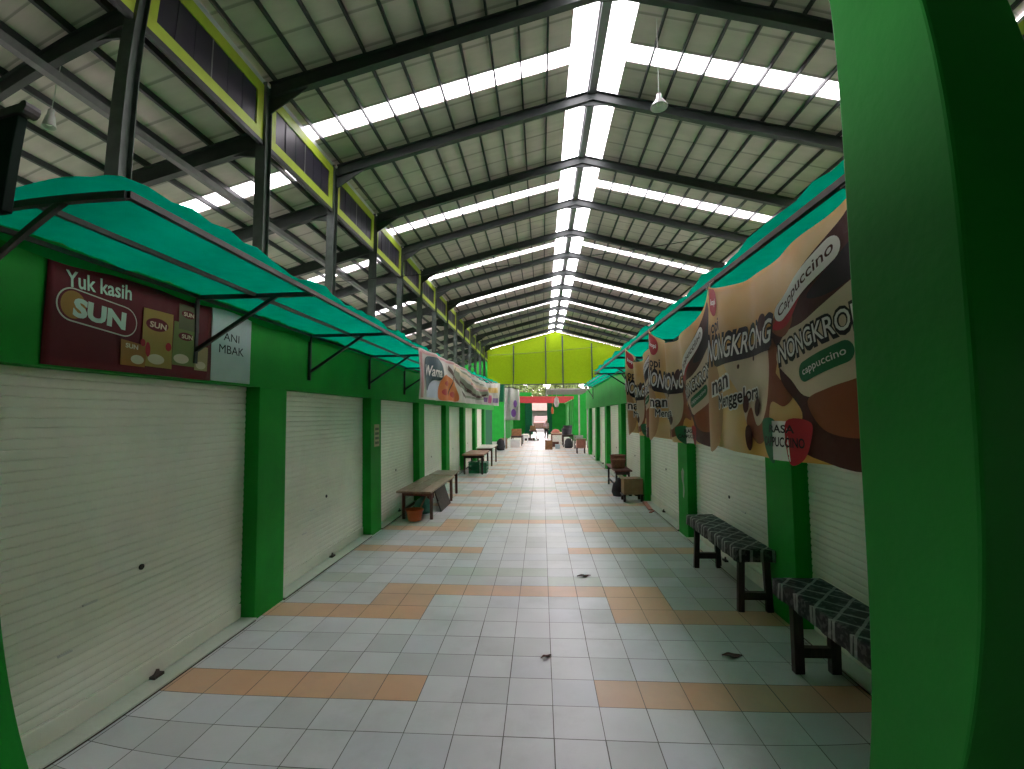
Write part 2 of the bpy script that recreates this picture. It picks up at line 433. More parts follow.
# trusses (tapered rafters with haunches and ridge plates)
def rafter(mb, x0, x1, y, fz, d0, d1, drop=.1):
    """I-section rafter hung under the purlins from x0 (depth d0) to x1 (depth d1)"""
    zt0, zt1 = fz(x0) - drop, fz(x1) - drop
    mb.prism([(x0, y - .012, zt0), (x1, y - .012, zt1), (x1, y - .012, zt1 - d1), (x0, y - .012, zt0 - d0)], (0, .024, 0))
    for za_, zb_ in ((zt0 - .01, zt1 - .01), (zt0 - d0, zt1 - d1)):
        mb.bar((x0, y, za_), (x1, y, zb_), .15, .016, up=(0, 0, 1))
def make_truss(y, i):
    t = thing('roof_truss', 'dark steel roof truss across the main hall, %s from the camera' % ORD[i], 'roof truss', (RX, y, RZ - .4), 'roof trusses of the main hall')
    m = MB(); rafter(m, XCOL + .1, RX, y, zs, .30, .26); 
    m.prism([(XCOL + .1, y - .012, zs(XCOL + .1) - .4), (XCOL + .9, y - .012, zs(XCOL + .9) - .39), (XCOL + .1, y - .012, zs(XCOL + .1) - .72)], (0, .024, 0))
    m.build('rafter', STEEL, t)
    m = MB(); rafter(m, RX, XE1 - .1, y, zs, .26, .30); m.build('rafter', STEEL, t)
    m = MB().prism([(RX - .45, y - .02, zs(RX - .45) - .36), (RX, y - .02, RZ - .36), (RX + .45, y - .02, zs(RX + .45) - .36), (RX + .1, y - .02, RZ - .50), (RX - .1, y - .02, RZ - .50)], (0, .04, 0))
    m.build('ridge_plate', STEEL, t)
    return t
for i, y in enumerate(TY): make_truss(y, i)
for i, y in enumerate(TY):
    t = thing('aisle_rafter', 'dark steel rafter under the lower left aisle roof, %s from the camera' % ORD[i], 'rafter', (XCOL - .1, y, 7.0), 'rafters of the left aisle roof')
    m = MB(); rafter(m, -14.8, XCOL - .09, y, za, .26, .36, .11); m.build('beam', STEEL, t)
    m = MB().prism([(XCOL - .09, y - .02, za(XCOL - .09) - .40), (XCOL - 1.0, y - .02, za(XCOL - 1.0) - .4), (XCOL - .5, y - .02, za(XCOL - .5) - .5), (XCOL - .09, y - .02, za(XCOL - .09) - .66)], (0, .04, 0))
    m.build('haunch', STEEL, t)
# steel columns
for i, y in enumerate(TY):
    t = thing('steel_column', 'dark green-grey steel column on the left roof line, %s from the camera' % ORD[i], 'column', (XCOL, y, WTOP), 'steel columns under the lime panels')
    m = MB(); x = XCOL - .02
    m.box((x - .1, y - .1, WTOP), (x + .1, y - .088, 8.5)); m.box((x - .1, y + .088, WTOP), (x + .1, y + .1, 8.5)); m.box((x + .015, y - .088, WTOP), (x + .03, y + .088, 8.5))
    m.build('shaft', COLSTEEL, t)
    MB().box((x - .16, y - .16, WTOP), (x + .16, y + .16, WTOP + .02)).build('base_plate', COLSTEEL, t)
# clerestory panels with lime frames
def clerestory(X, s, y0, y1, label, group):
    t = thing('clerestory_panel', label, 'louvre panel', (X, (y0 + y1) / 2, 7.3), group)
    zb, zt = 7.29, 8.42; fw = .20
    m = MB(); m.box((X, y0, zb), (X - s * .06, y1, zb + fw)); m.box((X, y0, zt - fw - .02), (X - s * .06, y1, zt)); m.box((X, y0, zb + fw), (X - s * .06, y0 + fw, zt - fw - .02)); m.box((X, y1 - fw, zb + fw), (X - s * .06, y1, zt - fw - .02))
    m.build('lime_frame', LIMEP, t)
    m = MB(); m.box((X - s * .035, y0 + fw, zb + fw), (X - s * .05, y1 - fw, zt - fw - .02))
    n = 6
    for k in range(n):
        yy = y0 + fw + (y1 - y0 - 2 * fw) * (k + .5) / n
        hw = (y1 - y0 - 2 * fw) / 12 - .008; m.box((X - s * .024, yy - hw, zb + fw), (X - s * .035, yy + hw, zt - fw - .02))
    m.build('louvre', LOUV, t)
    for k in range(1, 6, 2):
        yy = y0 + fw + (y1 - y0 - 2 * fw) * k / 6
        MB().box((X - s * .012, yy - .009, zb + fw), (X - s * .035, yy + .009, zt - fw - .02)).build('mullion', LOUVL if k == 3 else LOUV, t)
    MB().box((X + s * .005, y0, zb - .09), (X - s * .07, y1, zb)).build('edge_beam', STEEL, t)
    return t
for i in range(-1, NB):
    y0 = BAY0 + BAYS * i + .11; y1 = min(y0 + BAYS - .22, Y_END - .2)
    if y1 - y0 < 1: continue
    clerestory(XCOL + .03, 1, y0, y1, 'lime framed black louvre panel high on the left, %s from the camera' % ORD[i + 1], 'louvre panels along the left roof line')
m = MB().box((XCOL - .05, Y0, 7.16), (XCOL + .05, 2.3, 8.42)); struct(m.build('wall_clerestory', LIMEP))
for i in range(0, 1):
    y0 = BAY0 + BAYS * i + .11
    clerestory(8.3, -1, y0, y0 + BAYS - .22, 'lime framed panel seen past the big pillar at the top right corner', None)
m = MB().box((8.28, Y0, 7.16), (8.36, 5.3, 8.42)); m.box((8.28, 8.3, 7.16), (8.36, Y_END, 8.42)); struct(m.build('wall_clerestory', LIMEP))
m = MB(); m.box((XCOL - .14, Y0, 8.45), (XCOL + .0, Y_END - .6, 8.565)); tag(m.build('roof_gutter', mat('zinc', (.55, .58, .62), .35, var=.1, spec=.6)), 'long silvery gutter strip along the top of the left lime panels', 'gutter')
m = MB(); m.box((8.34, Y0, 8.44), (8.5, Y_END - .6, 8.52)); tag(m.build('roof_gutter', MATS['zinc']), 'silvery gutter strip under the right eave of the main roof, above the right awning', 'gutter')
# long pipe through the left aisle
m = MB().box((-6.72, 0, 6.56), (-6.60, Y_END - .5, 6.68)); tag(m.build('tie_beam', RAIL), 'long grey steel tie beam running under the lower left aisle roof', 'beam')

# ------------------------------------------------------------------ end and side walls, light blocker behind the camera
LIMESH = sheet_mat('lime_sheet', (.23, .33, .014), (.25, .36, .014), .35)
def gz(x): return zs(x) - .12
m = MB()
m.prism([(XCOL, Y_END - .6, 4.95), (8.35, Y_END - .6, 4.95), (8.35, Y_END - .6, gz(8.35)), (RX, Y_END - .6, gz(RX)), (XCOL, Y_END - .6, gz(XCOL))], (0, .04, 0))
struct(m.build('wall_end', LIMESH))
m = MB()
for x in (-2.75, .46, 2.14, 5.05): m.box((x - .06, Y_END - .75, 3.2), (x + .06, Y_END - .61, gz(x) - .3))
m.box((XCOL, Y_END - .73, 4.87), (8.3, Y_END - .61, 4.98))
tag(m.build('gable_post_frame', STEEL), 'dark steel posts and rail in front of the lime gable wall at the far end', 'frame')
m = MB(); m.box((-16, Y_END - .7, 0), (-.95, Y_END - .5, 4.1)); m.box((.6, Y_END - .7, 0), (18, Y_END - .5, 4.1))
m.box((-16, Y_END - .7, 4.95), (XCOL, Y_END - .5, 7.6)); m.box((8.35, Y_END - .7, 4.95), (18, Y_END - .5, 7.6))
struct(m.build('wall_end', GREEN))
# lattice in the gap over the green end wall
m = MB()
for i in range(48): m.box((-5.2 + i * .28, Y_END - .46, 4.1), (-5.16 + i * .28, Y_END - .42, 4.86))
for z in (4.25, 4.55, 4.8): m.box((-5.3, Y_END - .47, z), (8.3, Y_END - .41, z + .04))
tag(m.build('lattice_screen', mat('lattice_paint', (.22, .30, .06), .6)), 'open steel lattice above the far exit, below the lime gable', 'screen')
m = MB(); m.box((-2.3, Y_END - 1.5, 3.04), (3.1, Y_END - 1.2, 3.62)); m.box((-2.34, Y_END - 1.52, 3.62), (3.14, Y_END - 1.18, 3.68))
tag(m.build('portal_beam', REDP), 'red beam spanning the far exit of the market aisle', 'beam')
for x0, x1, lab in ((-1.62, -.92, 'dark green door pillar on the left of the bright far exit'), (.52, 1.0, 'dark green door pillar on the right of the bright far exit')):
    m = MB(); m.box((x0, Y_END - 1.45, 0), (x1, Y_END - .75, 3.04)); m.box((x0 - .05, Y_END - 1.5, 0), (x1 + .05, Y_END - .72, .25))
    tag(m.build('pillar', DKGREEN), lab, 'pillar')
m = MB(); m.box((-15.2, Y0, 0), (-15, Y_END, 2.2)); struct(m.build('wall_outer_left', mat('outer_wall', (.25, .3, .22), .8, var=.1)))
m = MB(); m.box((17.5, Y0, 0), (17.7, Y_END, 2.2)); struct(m.build('wall_outer_right', mat('outer_wall', (.25, .3, .22), .8)))
m = MB(); m.box((-15.2, Y0 - .2, 0), (17.7, Y0, 10.7)); struct(m.build('wall_light_block', mat('light_block_dark', (.01, .06, .015), .7, var=.1)))  # unseen dark wall added close behind the camera to block light
# beyond the exit
t = thing('house', 'pale house with a red tiled roof outside the far exit', 'house', (-1, 66, 0))
MB().box((-7, 66, 0), (5, 72, 2.6)).build('wall', mat('house_wall', (.08, .076, .07), .8), t)
MB().prism([(-7.6, 65.3, 2.5), (-7.6, 69, 4.2), (-7.6, 72.7, 2.5)], (13.2, 0, 0)).build('roof', mat('roof_tile', (.06, .028, .02), .8, var=.3), t)
MB().box((-.6, 65.95, .8), (.6, 66.0, 1.9)).build('window', BLACK, t)
t = thing('parked_van', 'pinkish van parked in the daylight outside the far exit', 'van', (-.1, 56, 0))
m = MB().prism([(-1.0, 55, .35), (-1.0, 55, 1.0), (-.9, 55.3, 1.15), (-.85, 55.9, 1.75), (-.85, 58.6, 1.75), (-1.0, 59, 1.1), (-1.0, 59, .35)], (1.7, 0, 0)); m.build('body', mat('van_paint', (.07, .03, .028), .6), t, bevel=.05)
MB().prism([(-.8, 55.33, 1.18), (-.75, 55.85, 1.66), (-.75, 55.87, 1.66), (-.8, 55.36, 1.18)], (1.2, 0, 0)).build('windscreen', BLACK, t)
for xx in (-.95, .55):
    for yy in (55.7, 58.2): MB().tube([(xx, yy, .33), (xx + .2, yy, .33)], .33, 16).build('wheel', DARKT, t)

def tree(x, y, h, r, label, seed):
    rnd = random.Random(seed); t = thing('tree', label, 'tree', (x, y, 0), 'trees outside the far exit')
    MB().tube([(x, y, 0), (x + .1, y, h * .4), (x, y, h * .7)], [.16, .12, .06], 8).build('trunk', WOODD, t)
    m = MB()
    for k in range(1800):
        while True:
            p = Vector((rnd.uniform(-1, 1), rnd.uniform(-1, 1), rnd.uniform(-1, 1)))
            if .35 < p.length < 1: break
        c = Vector((x, y, h * .68)) + Vector((p.x * r, p.y * r, p.z * h * .33)); a = Vector([rnd.uniform(-1, 1) for _ in range(3)]).normalized() * .28; b = a.cross(Vector([rnd.uniform(-1, 1) for _ in range(3)])).normalized() * .16
        m.add([c - a, c + b, c + a, c - b], [(0, 1, 2, 3)])
    m.build('foliage', mat('leaves', (.05, .075, .015), .6, var=.4), t)
for k, (x, y, h, r) in enumerate(((-4.5, 61, 7.2, 2.6), (-1.2, 77, 7.2, 2.4), (3.0, 60.5, 6.6, 2.2), (8.8, 66, 7.5, 2.8))):
    tree(x, y, h, r, ['leafy tree outside, behind the lattice at the far left', 'leafy tree outside behind the house, above the far exit', 'leafy tree outside, just right of the far exit', 'leafy tree outside, behind the lattice at the far right'][k], k)

# ------------------------------------------------------------------ awnings
HEM_LIT = sheet_mat('net_hem_lit', (.02, .42, .10), (.02, .5, .12), .5)  # lighter copy of the netting: the hem's lit look is put into its colour
NET = sheet_mat('green_netting', (.0, .25, .145), (.0, .46, .27), .7)
def awning(X, s, y0, y1, xo, z, ys, label, rise=None):
    """s: direction from the wall towards the aisle"""
    rise = rise or (lambda y: 0)
    t = thing('awning', label, 'awning', (X, (y0 + y1) / 2, z - .4))
    xi = X + s * .03; xm = (xi + xo) / 2
    for nm, x in (('outer_rail', xo), ('middle_rail', xm), ('wall_rail', xi)):
        m = MB(); n = 8
        for k in range(n):
            a = y0 + (y1 - y0) * k / n; b = y0 + (y1 - y0) * (k + 1) / n
            m.bar((x, a, z + rise(a)), (x, b, z + rise(b)), .03 if nm == 'outer_rail' else .026, .03 if nm == 'outer_rail' else .026)
        m.build(nm, FRAME, t)
    for y in ys:
        m = MB(); zz = z + rise(y)
        m.bar((xi, y, zz - .005), (xo, y, zz - .005), .03, .032); m.bar((xi - s * .01, y, zz), (xi - s * .01, y, zz - .52), .03, .03)
        m.bar((xi, y, zz - .42), (xi + (xo - xi) * .7, y, zz), .026, .026)
        m.build('bracket', FRAME, t)
    nu = 14; nv = int((y1 - y0) * 8)
    def f(u, v):
        y = y0 - .06 + (y1 - y0 + .12) * v
        x = xi - s * .02 + (xo + s * .05 - xi) * u
        zz = z + .03 + rise(y) + .012 * math.sin(y * 9 + u * 3) + .01 * math.sin(y * 23 + u * 5) + .035 * math.sin(PI * u) * math.sin(y * 3.5) ** 2
        if u > .9: zz += .02 * math.sin(y * 6.0) + .025
        if v < .04: zz += .05 * math.exp(-((u - .75) / .25) ** 2)
        return (x, y, zz)
    m = MB().grid(f, nu, nv); m.build('netting', NET, t, smooth=True)
    m = MB().grid(lambda u, v: (xi - s * (.012) + s * .018 * (1 - u), y0 + (y1 - y0) * v, z + .03 + rise(y0 + (y1 - y0) * v) - (.065 + .03 * math.sin((y0 + (y1 - y0) * v) * 3.4) ** 2 + .01 * math.sin(y0 + v * 31)) * u), 3, nv)
    m.build('hanging_hem', HEM_LIT, t, smooth=True)
    return t
awning(XL, 1, 1.72, 17.9, -1.71, 2.83, [1.72, 3.3, 5.08, 7.0, 8.9, 10.8, 12.7, 14.6, 16.5, 17.85], 'green netting awning on a dark steel frame along the left stalls', lambda y: .0 if y < 9 else .03 * (y - 9))
awning(XR, -1, 1.8, 10.8, 1.23, 2.83, [1.85, 4.1, 5.9, 7.7, 9.4, 10.75], 'green netting awning on a dark steel frame along the right stalls, holding coffee banners')
awning(XR, -1, 11.6, 20.0, 1.78, 3.06, [11.65, 19.95], 'second green netting awning farther down the right side, above the plain green header')

# ------------------------------------------------------------------ printing on signs and banners
_tc = {}
def text2d(s, size=1.0, bold=0.0, shear=0.0, space=1.0):
    key = (s, size, bold, shear, space)
    if key in _tc: return _tc[key]
    if bold and 'M' in s:      # the outline offset breaks this letter: thicken it with shifted copies
        v0, f0 = text2d(s, size, 0.0, shear, space); n0 = len(v0); v, f = [], []
        for k in range(9):
            a = 2 * PI * k / 8; rr = 0 if k == 8 else bold * size
            v += [(x + rr * math.cos(a), y + rr * math.sin(a)) for x, y in v0]; f += [tuple(i + n0 * k for i in q) for q in f0]
        _tc[key] = (v, f); return v, f
    cu = bpy.data.curves.new('t', 'FONT'); cu.body = s; cu.size = 1.0; cu.offset = bold; cu.shear = shear; cu.space_character = space; cu.resolution_u = 3
    o = bpy.data.objects.new('t', cu); COL.objects.link(o)
    dg = bpy.context.evaluated_depsgraph_get()
    me = bpy.data.meshes.new_from_object(o.evaluated_get(dg))
    v = [(p.co.x * size, p.co.y * size) for p in me.vertices]; f = [tuple(p.vertices) for p in me.polygons]
    bpy.data.objects.remove(o); bpy.data.meshes.remove(me); bpy.data.curves.remove(cu)
    _tc[key] = (v, f); return v, f
def fit(s, a, b, h, bold=0.0, shear=0.0, arc=0.0):
    """lettering set from point a to point b along its baseline, capital height h"""
    v, f = text2d(s, 1.0, 0.0, shear)
    v2, f2 = text2d(s, 1.0, bold, shear)
    x0 = min(p[0] for p in v); x1 = max(p[0] for p in v)
    ys = [p[1] for p in v]; hh = 0.73
    L = math.hypot(b[0] - a[0], b[1] - a[1]); ux, uy = (b[0] - a[0]) / L, (b[1] - a[1]) / L
    out = []
    for x, y in v2:
        px = (x - x0) / (x1 - x0) * L; py = y / hh * h + arc * math.sin(PI * px / L)
        out.append((a[0] + ux * px - uy * py, a[1] + uy * px + ux * py))
    return out, f2
def poly(pts): return list(pts), [tuple(range(len(pts)))]
def ell(cx, cy, rx, ry, rot=0, n=28):
    c, s = math.cos(rot), math.sin(rot)
    return poly([(cx + rx * math.cos(t) * c - ry * math.sin(t) * s, cy + rx * math.cos(t) * s + ry * math.sin(t) * c) for t in [2 * PI * i / n for i in range(n)]])
def pill(a, b, r, n=10):
    ang = math.atan2(b[1] - a[1], b[0] - a[0]); pts = []
    for i in range(n + 1): t = ang - PI / 2 + PI * i / n; pts.append((b[0] + r * math.cos(t), b[1] + r * math.sin(t)))
    for i in range(n + 1): t = ang + PI / 2 + PI * i / n; pts.append((a[0] + r * math.cos(t), a[1] + r * math.sin(t)))
    return poly(pts)
def blob(pts, n=6):
    """smooth closed outline through pts"""
    out = []; k = len(pts)
    for i in range(k):
        p0, p1, p2, p3 = [Vector(pts[(i + j - 1) % k]) for j in range(4)]
        for q in range(n):
            t = q / n
            out.append(tuple(.5 * ((2 * p1) + (p2 - p0) * t + (2 * p0 - 5 * p1 + 4 * p2 - p3) * t * t + (3 * p1 - p0 - 3 * p2 + p3) * t ** 3)))
    return poly(out)
def art(name, m, shapes, surf, off, parent, L=.07):
    if isinstance(shapes, list):
        return [art(name, m, q, surf, off + .0002 * i, parent, L) for i, q in enumerate(shapes)][0]
    bm = bmesh.new()
    for v, f in (shapes if isinstance(shapes, list) else [shapes]):
        vs = [bm.verts.new((x, y, 0)) for x, y in v]
        for q in f:
            try: bm.faces.new([vs[i] for i in q])
            except ValueError: pass
    bmesh.ops.triangulate(bm, faces=bm.faces)
    for _ in range(5):
        e = [x for x in bm.edges if x.calc_length() > L]
        if not e: break
        bmesh.ops.subdivide_edges(bm, edges=e, cuts=1); bmesh.ops.triangulate(bm, faces=bm.faces)
    for v in bm.verts: v.co = Vector(surf(v.co.x, v.co.y, off))
    me = bpy.data.meshes.new(name); bm.to_mesh(me); bm.free(); me.materials.append(m)
    o = bpy.data.objects.new(name, me); COL.objects.link(o); o.parent = parent
    if parent.type == 'EMPTY': o.matrix_parent_inverse = Matrix.Translation(parent.location).inverted()
    return o
def ink(n, c): return mat('print_' + n, c, .5, var=.05, spec=.18)
I_WHITE = ink('white', (.74, .74, .70)); I_BLACK = ink('black', (.012, .01, .01)); I_BROWN = ink('brown', (.055, .014, .008)); I_MID = ink('mid_brown', (.22, .065, .025))
I_RED = ink('red', (.36, .02, .025)); I_GREEN = ink('green', (.01, .13, .045)); I_CREAM = ink('cream', (.58, .48, .34)); I_YEL = ink('yellow', (.55, .36, .07)); I_TAN = ink('tan', (.42, .25, .12))
I_MAROON = ink('maroon', (.10, .006, .011)); I_GREY = ink('grey', (.3, .32, .3)); I_ORANGE = ink('orange', (.5, .14, .03)); I_TEAL = ink('teal', (.015, .05, .07)); I_PURP = ink('purple', (.16, .06, .25)); I_PINK = ink('pink', (.5, .05, .2)); I_LBLUE = ink('pale_blue', (.38, .44, .50)); I_SAGE = ink('sage', (.18, .22, .15))

I_ROSE = ink('rose', (.42, .22, .22))
# three coffee banners hanging from the right awning rail
def banner_base():
    m = bpy.data.materials.new('banner_print'); m.use_nodes = True; nt = m.node_tree; b = nt.nodes['Principled BSDF']; b.inputs['Roughness'].default_value = .45
    tc = nt.nodes.new('ShaderNodeTexCoord'); n = nt.nodes.new('ShaderNodeTexNoise'); n.inputs['Scale'].default_value = 2.2; n.inputs['Detail'].default_value = 2
    nt.links.new(tc.outputs['Object'], n.inputs['Vector'])
    r = nt.nodes.new('ShaderNodeValToRGB'); e = r.color_ramp.elements
    e[0].position = .38; e[0].color = (.60, .32, .05, 1); e[1].position = .62; e[1].color = (.64, .46, .21, 1)
    nt.links.new(n.outputs['Fac'], r.inputs[0]); nt.links.new(r.outputs[0], b.inputs['Base Color']); return m
BAN = banner_base()
def coffee_banner(yl, W, sag, zb, label, ph, squeeze=0.0):
    """yl: far (image-left) end, W: width; art coordinates (distance from the left end, height)"""
    X = 1.215; s = W / 1.77
    t = thing('advertising_banner', label, 'banner', (X, yl - W / 2, 1.7), 'coffee banners on the right awning')
    def top(u): return 2.79 - sag * (1 - (2 * min(max(u, 0), 1) - 1) ** 2) ** .8
    def bot(u): return zb - .03 * math.sin(PI * min(max(u, 0), 1)) 
    def surf(a, z, off):
        u = a / 1.77; v = (z - 1.7) / (2.79 - 1.7)
        tz, bz = top(u), bot(u)
        if squeeze: zz = bz + (tz - bz) * v
        else: zz = z if z < 2.2 else 2.2 + (z - 2.2) * (tz - 2.2) / (2.79 - 2.2); 
        if not squeeze and z < 1.8: zz = z + (bz - 1.7) * (1.8 - z) / .1
        y = yl - W * u
        wv = .016 * math.sin(u * 11 + ph) + .010 * math.sin(u * 23 + 2 * ph + v * 3) + .05 * (1 - v) * math.sin(u * 4 + ph)
        if squeeze: wv += squeeze * .05 * math.sin(u * 17 + v * 2)
        return (X - .03 - wv - off, y, zz)
    MB().grid(lambda u, v: surf(u * 1.77, 1.7 + v * 1.09, 0), 60, 30).build('sheet', BAN, t, smooth=True)
    # the printed pictures: cups, splashes, lettering
    art('swirl_print', I_TAN, [blob([(.0, 1.72), (.25, 1.72), (.3, 2.0), (.12, 2.3), (.02, 2.5)])], surf, .002, t)
    art('milk_splash', I_CREAM, [blob([(.34, 2.24), (.7, 2.3), (1.02, 2.3), (.98, 2.1), (.93, 1.86), (.80, 1.78), (.66, 1.84), (.58, 2.0)])], surf, .003, t)
    art('coffee_pour', I_MID, [blob([(1.06, 2.44), (.97, 2.3), (.98, 2.1), (.93, 1.92), (.78, 1.83), (.70, 1.93), (.66, 1.84), (.78, 1.75), (.94, 1.80), (1.0, 1.95), (1.12, 1.93), (1.2, 2.0), (1.1, 2.06), (1.04, 2.04), (1.08, 2.25)])], surf, .004, t)
    art('cup_print', I_BROWN, [blob([(1.0, 2.33), (1.06, 2.46), (1.3, 2.6), (1.55, 2.72), (1.745, 2.7), (1.75, 2.2), (1.75, 1.72), (1.35, 1.715), (1.2, 1.78), (1.25, 1.9), (1.1, 2.05), (1.07, 2.2)])], surf, .0055, t)
    art('cup_side', I_CREAM, [blob([(1.06, 2.16), (1.14, 2.3), (1.34, 2.33), (1.6, 2.44), (1.72, 2.4), (1.7, 2.2), (1.55, 2.0), (1.3, 1.97), (1.18, 2.05)])], surf, .007, t)
    art('cup_lid', I_BLACK, [blob([(1.36, 2.44), (1.45, 2.52), (1.6, 2.6), (1.74, 2.6), (1.74, 2.5), (1.5, 2.42)])], surf, .008, t)
    art('coffee_splash', I_MID, [blob([(1.3, 1.95), (1.45, 2.0), (1.62, 2.04), (1.74, 2.1), (1.74, 1.85), (1.6, 1.8), (1.4, 1.83)]), blob([(1.0, 2.36), (1.1, 2.45), (1.22, 2.38), (1.12, 2.28)])], surf, .0075, t)
    art('red_flash', I_RED, [blob([(1.02, 2.36), (1.2, 2.5), (1.36, 2.6), (1.34, 2.5), (1.15, 2.34)])], surf, .008, t)
    art('script_panel', I_WHITE, [pill((1.10, 2.44), (1.5, 2.62), .06)], surf, .0095, t)
    art('script_lettering', I_BROWN, [fit('Cappuccino', (1.09, 2.41), (1.53, 2.61), .06, .01, .3)], surf, .011, t)
    # big words
    art('word_shadow', I_BLACK, [fit('NONGKRONG', (.02, 2.235), (1.02, 2.255), .20, .09, .2, -.01), poly([(.2, 2.2), (1.0, 2.22), (1.0, 2.3), (.2, 2.3)])], surf, .010, t)
    art('word_lettering', I_WHITE, [fit('NONGKRONG', (.02, 2.255), (1.02, 2.275), .16, .012, .2, -.01)], surf, .012, t)
    art('word_shadow', I_BLACK, [fit('NONGKRONG', (1.09, 2.13), (1.74, 2.255), .115, .085, .1)], surf, .010, t)
    art('word_lettering', I_WHITE, [fit('NONGKRONG', (1.09, 2.14), (1.74, 2.265), .10, .01, .1)], surf, .012, t)
    art('leaf_badge', I_GREEN, [pill((1.3, 2.08), (1.55, 2.14), .045)], surf, .012, t)
    art('badge_lettering', I_WHITE, [fit('cappuccino', (1.29, 2.065), (1.56, 2.13), .035, .005)], surf, .0135, t)
    art('slogan_shadow', I_WHITE, [fit('nan', (.14, 2.02), (.45, 2.06), .12, .10), fit('Menggelora', (.26, 1.93), (.82, 1.98), .085, .10)], surf, .010, t)
    art('slogan_lettering', I_BLACK, [fit('nan', (.14, 2.02), (.45, 2.06), .12, .02), fit('Menggelora', (.26, 1.93), (.82, 1.98), .085, .02), fit('opi', (.10, 2.45), (.28, 2.475), .10, .02)], surf, .012, t)
    art('coffee_bean', I_BROWN, [ell(.70, 1.775, .035, .06, .3), ell(.80, 1.93, .04, .05, -.3), ell(.66, 1.95, .03, .05), ell(.9, 2.42, .05, .06, -.5), ell(.57, 2.17, .012, .014), ell(.75, 2.2, .014, .016)], surf, .012, t)
    flag = [(.88, 1.855), (.9, 1.80), (.93, 1.73), (1.0, 1.70)]
    art('flag_badge', I_GREEN, [blob([(.88, 1.86), (.9, 1.76), (.98, 1.70), (1.05, 1.70), (1.05, 1.86)])], surf, .0095, t)
    art('flag_badge', I_WHITE, [poly([(1.02, 1.86), (1.14, 1.86), (1.17, 1.70), (1.03, 1.70)])], surf, .0105, t)
    art('flag_badge', I_RED, [blob([(1.14, 1.86), (1.32, 1.855), (1.3, 1.76), (1.24, 1.70), (1.16, 1.70)])], surf, .0105, t)
    art('flag_lettering', I_BLACK, [fit('RASA', (1.0, 1.805), (1.2, 1.805), .038, .02), fit('CAPPUCCINO', (.93, 1.752), (1.27, 1.752), .036, .02)], surf, .014, t)
    art('round_logo', I_RED, [ell(.13, 2.68, .09, .10), poly([(.05, 2.6), (.12, 2.78), (.02, 2.78)])], surf, .006, t)
    art('logo_lettering', I_WHITE, [fit('kopi', (.07, 2.66), (.19, 2.67), .045, .02)], surf, .008, t)
    for k, yy in enumerate((yl - .02, yl - W + .02)):
        MB().tube([(X - .03, yy, 2.78), (X + .01, yy, 2.83)], .006, 6).build('tie_string', I_WHITE, t)
    return t
coffee_banner(3.22, 1.57, .13, 1.70, 'large tan coffee banner with white lettering, nearest of the three on the right', 0.3)
coffee_banner(4.90, 1.65, .25, 1.68, 'middle of the three tan coffee banners on the right, crumpled, sagging at the top', 1.7, .5)
coffee_banner(6.30, 1.37, .26, 1.67, 'farthest of the three tan coffee banners on the right, small and creased', 2.9, .7)

# long sagging banner on the left
def lsurf(a, z, off):
    u = a / 11.5; tz = 2.80 + .28 * u; bz = 2.12 + .12 * u
    dip = .0
    if .28 < u < .97: dip = .14 * math.sin(PI * (u - .28) / .69) ** 1.2
    v = (z - 2.12) / (2.80 - 2.12)
    wv = .02 * math.sin(a * 4.2 + v * 4) + .015 * math.sin(a * 9) + .06 * math.sin(PI * u) * (1 - abs(2 * v - 1)) * math.sin(a * 2.2 + v * 7)
    return (-1.585 + wv * .8 + off, 5.95 + a, bz + (tz - dip - bz) * v)
t = thing('advertising_banner', 'long white and orange printed banner sagging along the left awning', 'banner', (-1.66, 12, 2.12))
MB().grid(lambda u, v: lsurf(u * 11.5, 2.12 + .68 * v, 0), 150, 18).build('sheet', ink('banner_white', (.48, .47, .43)), t, smooth=True)
for k in range(9):
    p = lsurf(.05 + k * 11.35 / 8, 2.79, 0); MB().tube([p, (-1.70, p[1], 2.81 + max(0, .03 * (p[1] - 9)))], .006, 6).build('tie_string', I_WHITE, t)
art('dark_panel', I_TEAL, [blob([(.25, 2.3), (.32, 2.66), (.75, 2.74), (1.35, 2.7), (1.35, 2.45), (.8, 2.4), (.4, 2.25)])], lsurf, .012, t, .12)
art('pale_panel', I_LBLUE, [poly([(.3, 2.15), (1.3, 2.15), (1.3, 2.40), (.6, 2.42), (.3, 2.28)])], lsurf, .008, t, .12)
art('lettering', I_WHITE, [fit('Warna', (.38, 2.46), (1.32, 2.48), .15, .02)], lsurf, .018, t, .1)
art('orange_panel', I_ORANGE, [blob([(1.25, 2.15), (1.3, 2.42), (1.7, 2.55), (2.4, 2.45), (2.9, 2.16), (2.0, 2.14)])], lsurf, .010, t, .12)
art('red_shapes', I_RED, [ell(1.6, 2.26, .22, .05), ell(2.3, 2.24, .25, .05), ell(1.7, 2.40, .2, .04)], lsurf, .014, t, .12)
def band(c, wd, n=20):
    pts = []
    for i in range(n + 1):
        u = i / n; pts.append((c[0] + (c[2] - c[0]) * u, c[1] + (c[3] - c[1]) * u - c[4] * math.sin(PI * u)))
    up = [(x, z + wd) for x, z in pts]
    return poly(pts + up[::-1])
art('green_fold', I_SAGE, [band((2.4, 2.56, 7.6, 2.40, .18), .17), band((2.6, 2.70, 6.8, 2.66, .02), .04), band((3.4, 2.24, 7.0, 2.26, .02), .05)], lsurf, .010, t, .15)
art('dark_fold', I_BROWN, [band((2.0, 2.64, 3.8, 2.16, .0), .08), band((3.2, 2.5, 7.2, 2.38, .16), .06), band((1.9, 2.2, 2.6, 2.7, 0), .05)], lsurf, .014, t, .15)
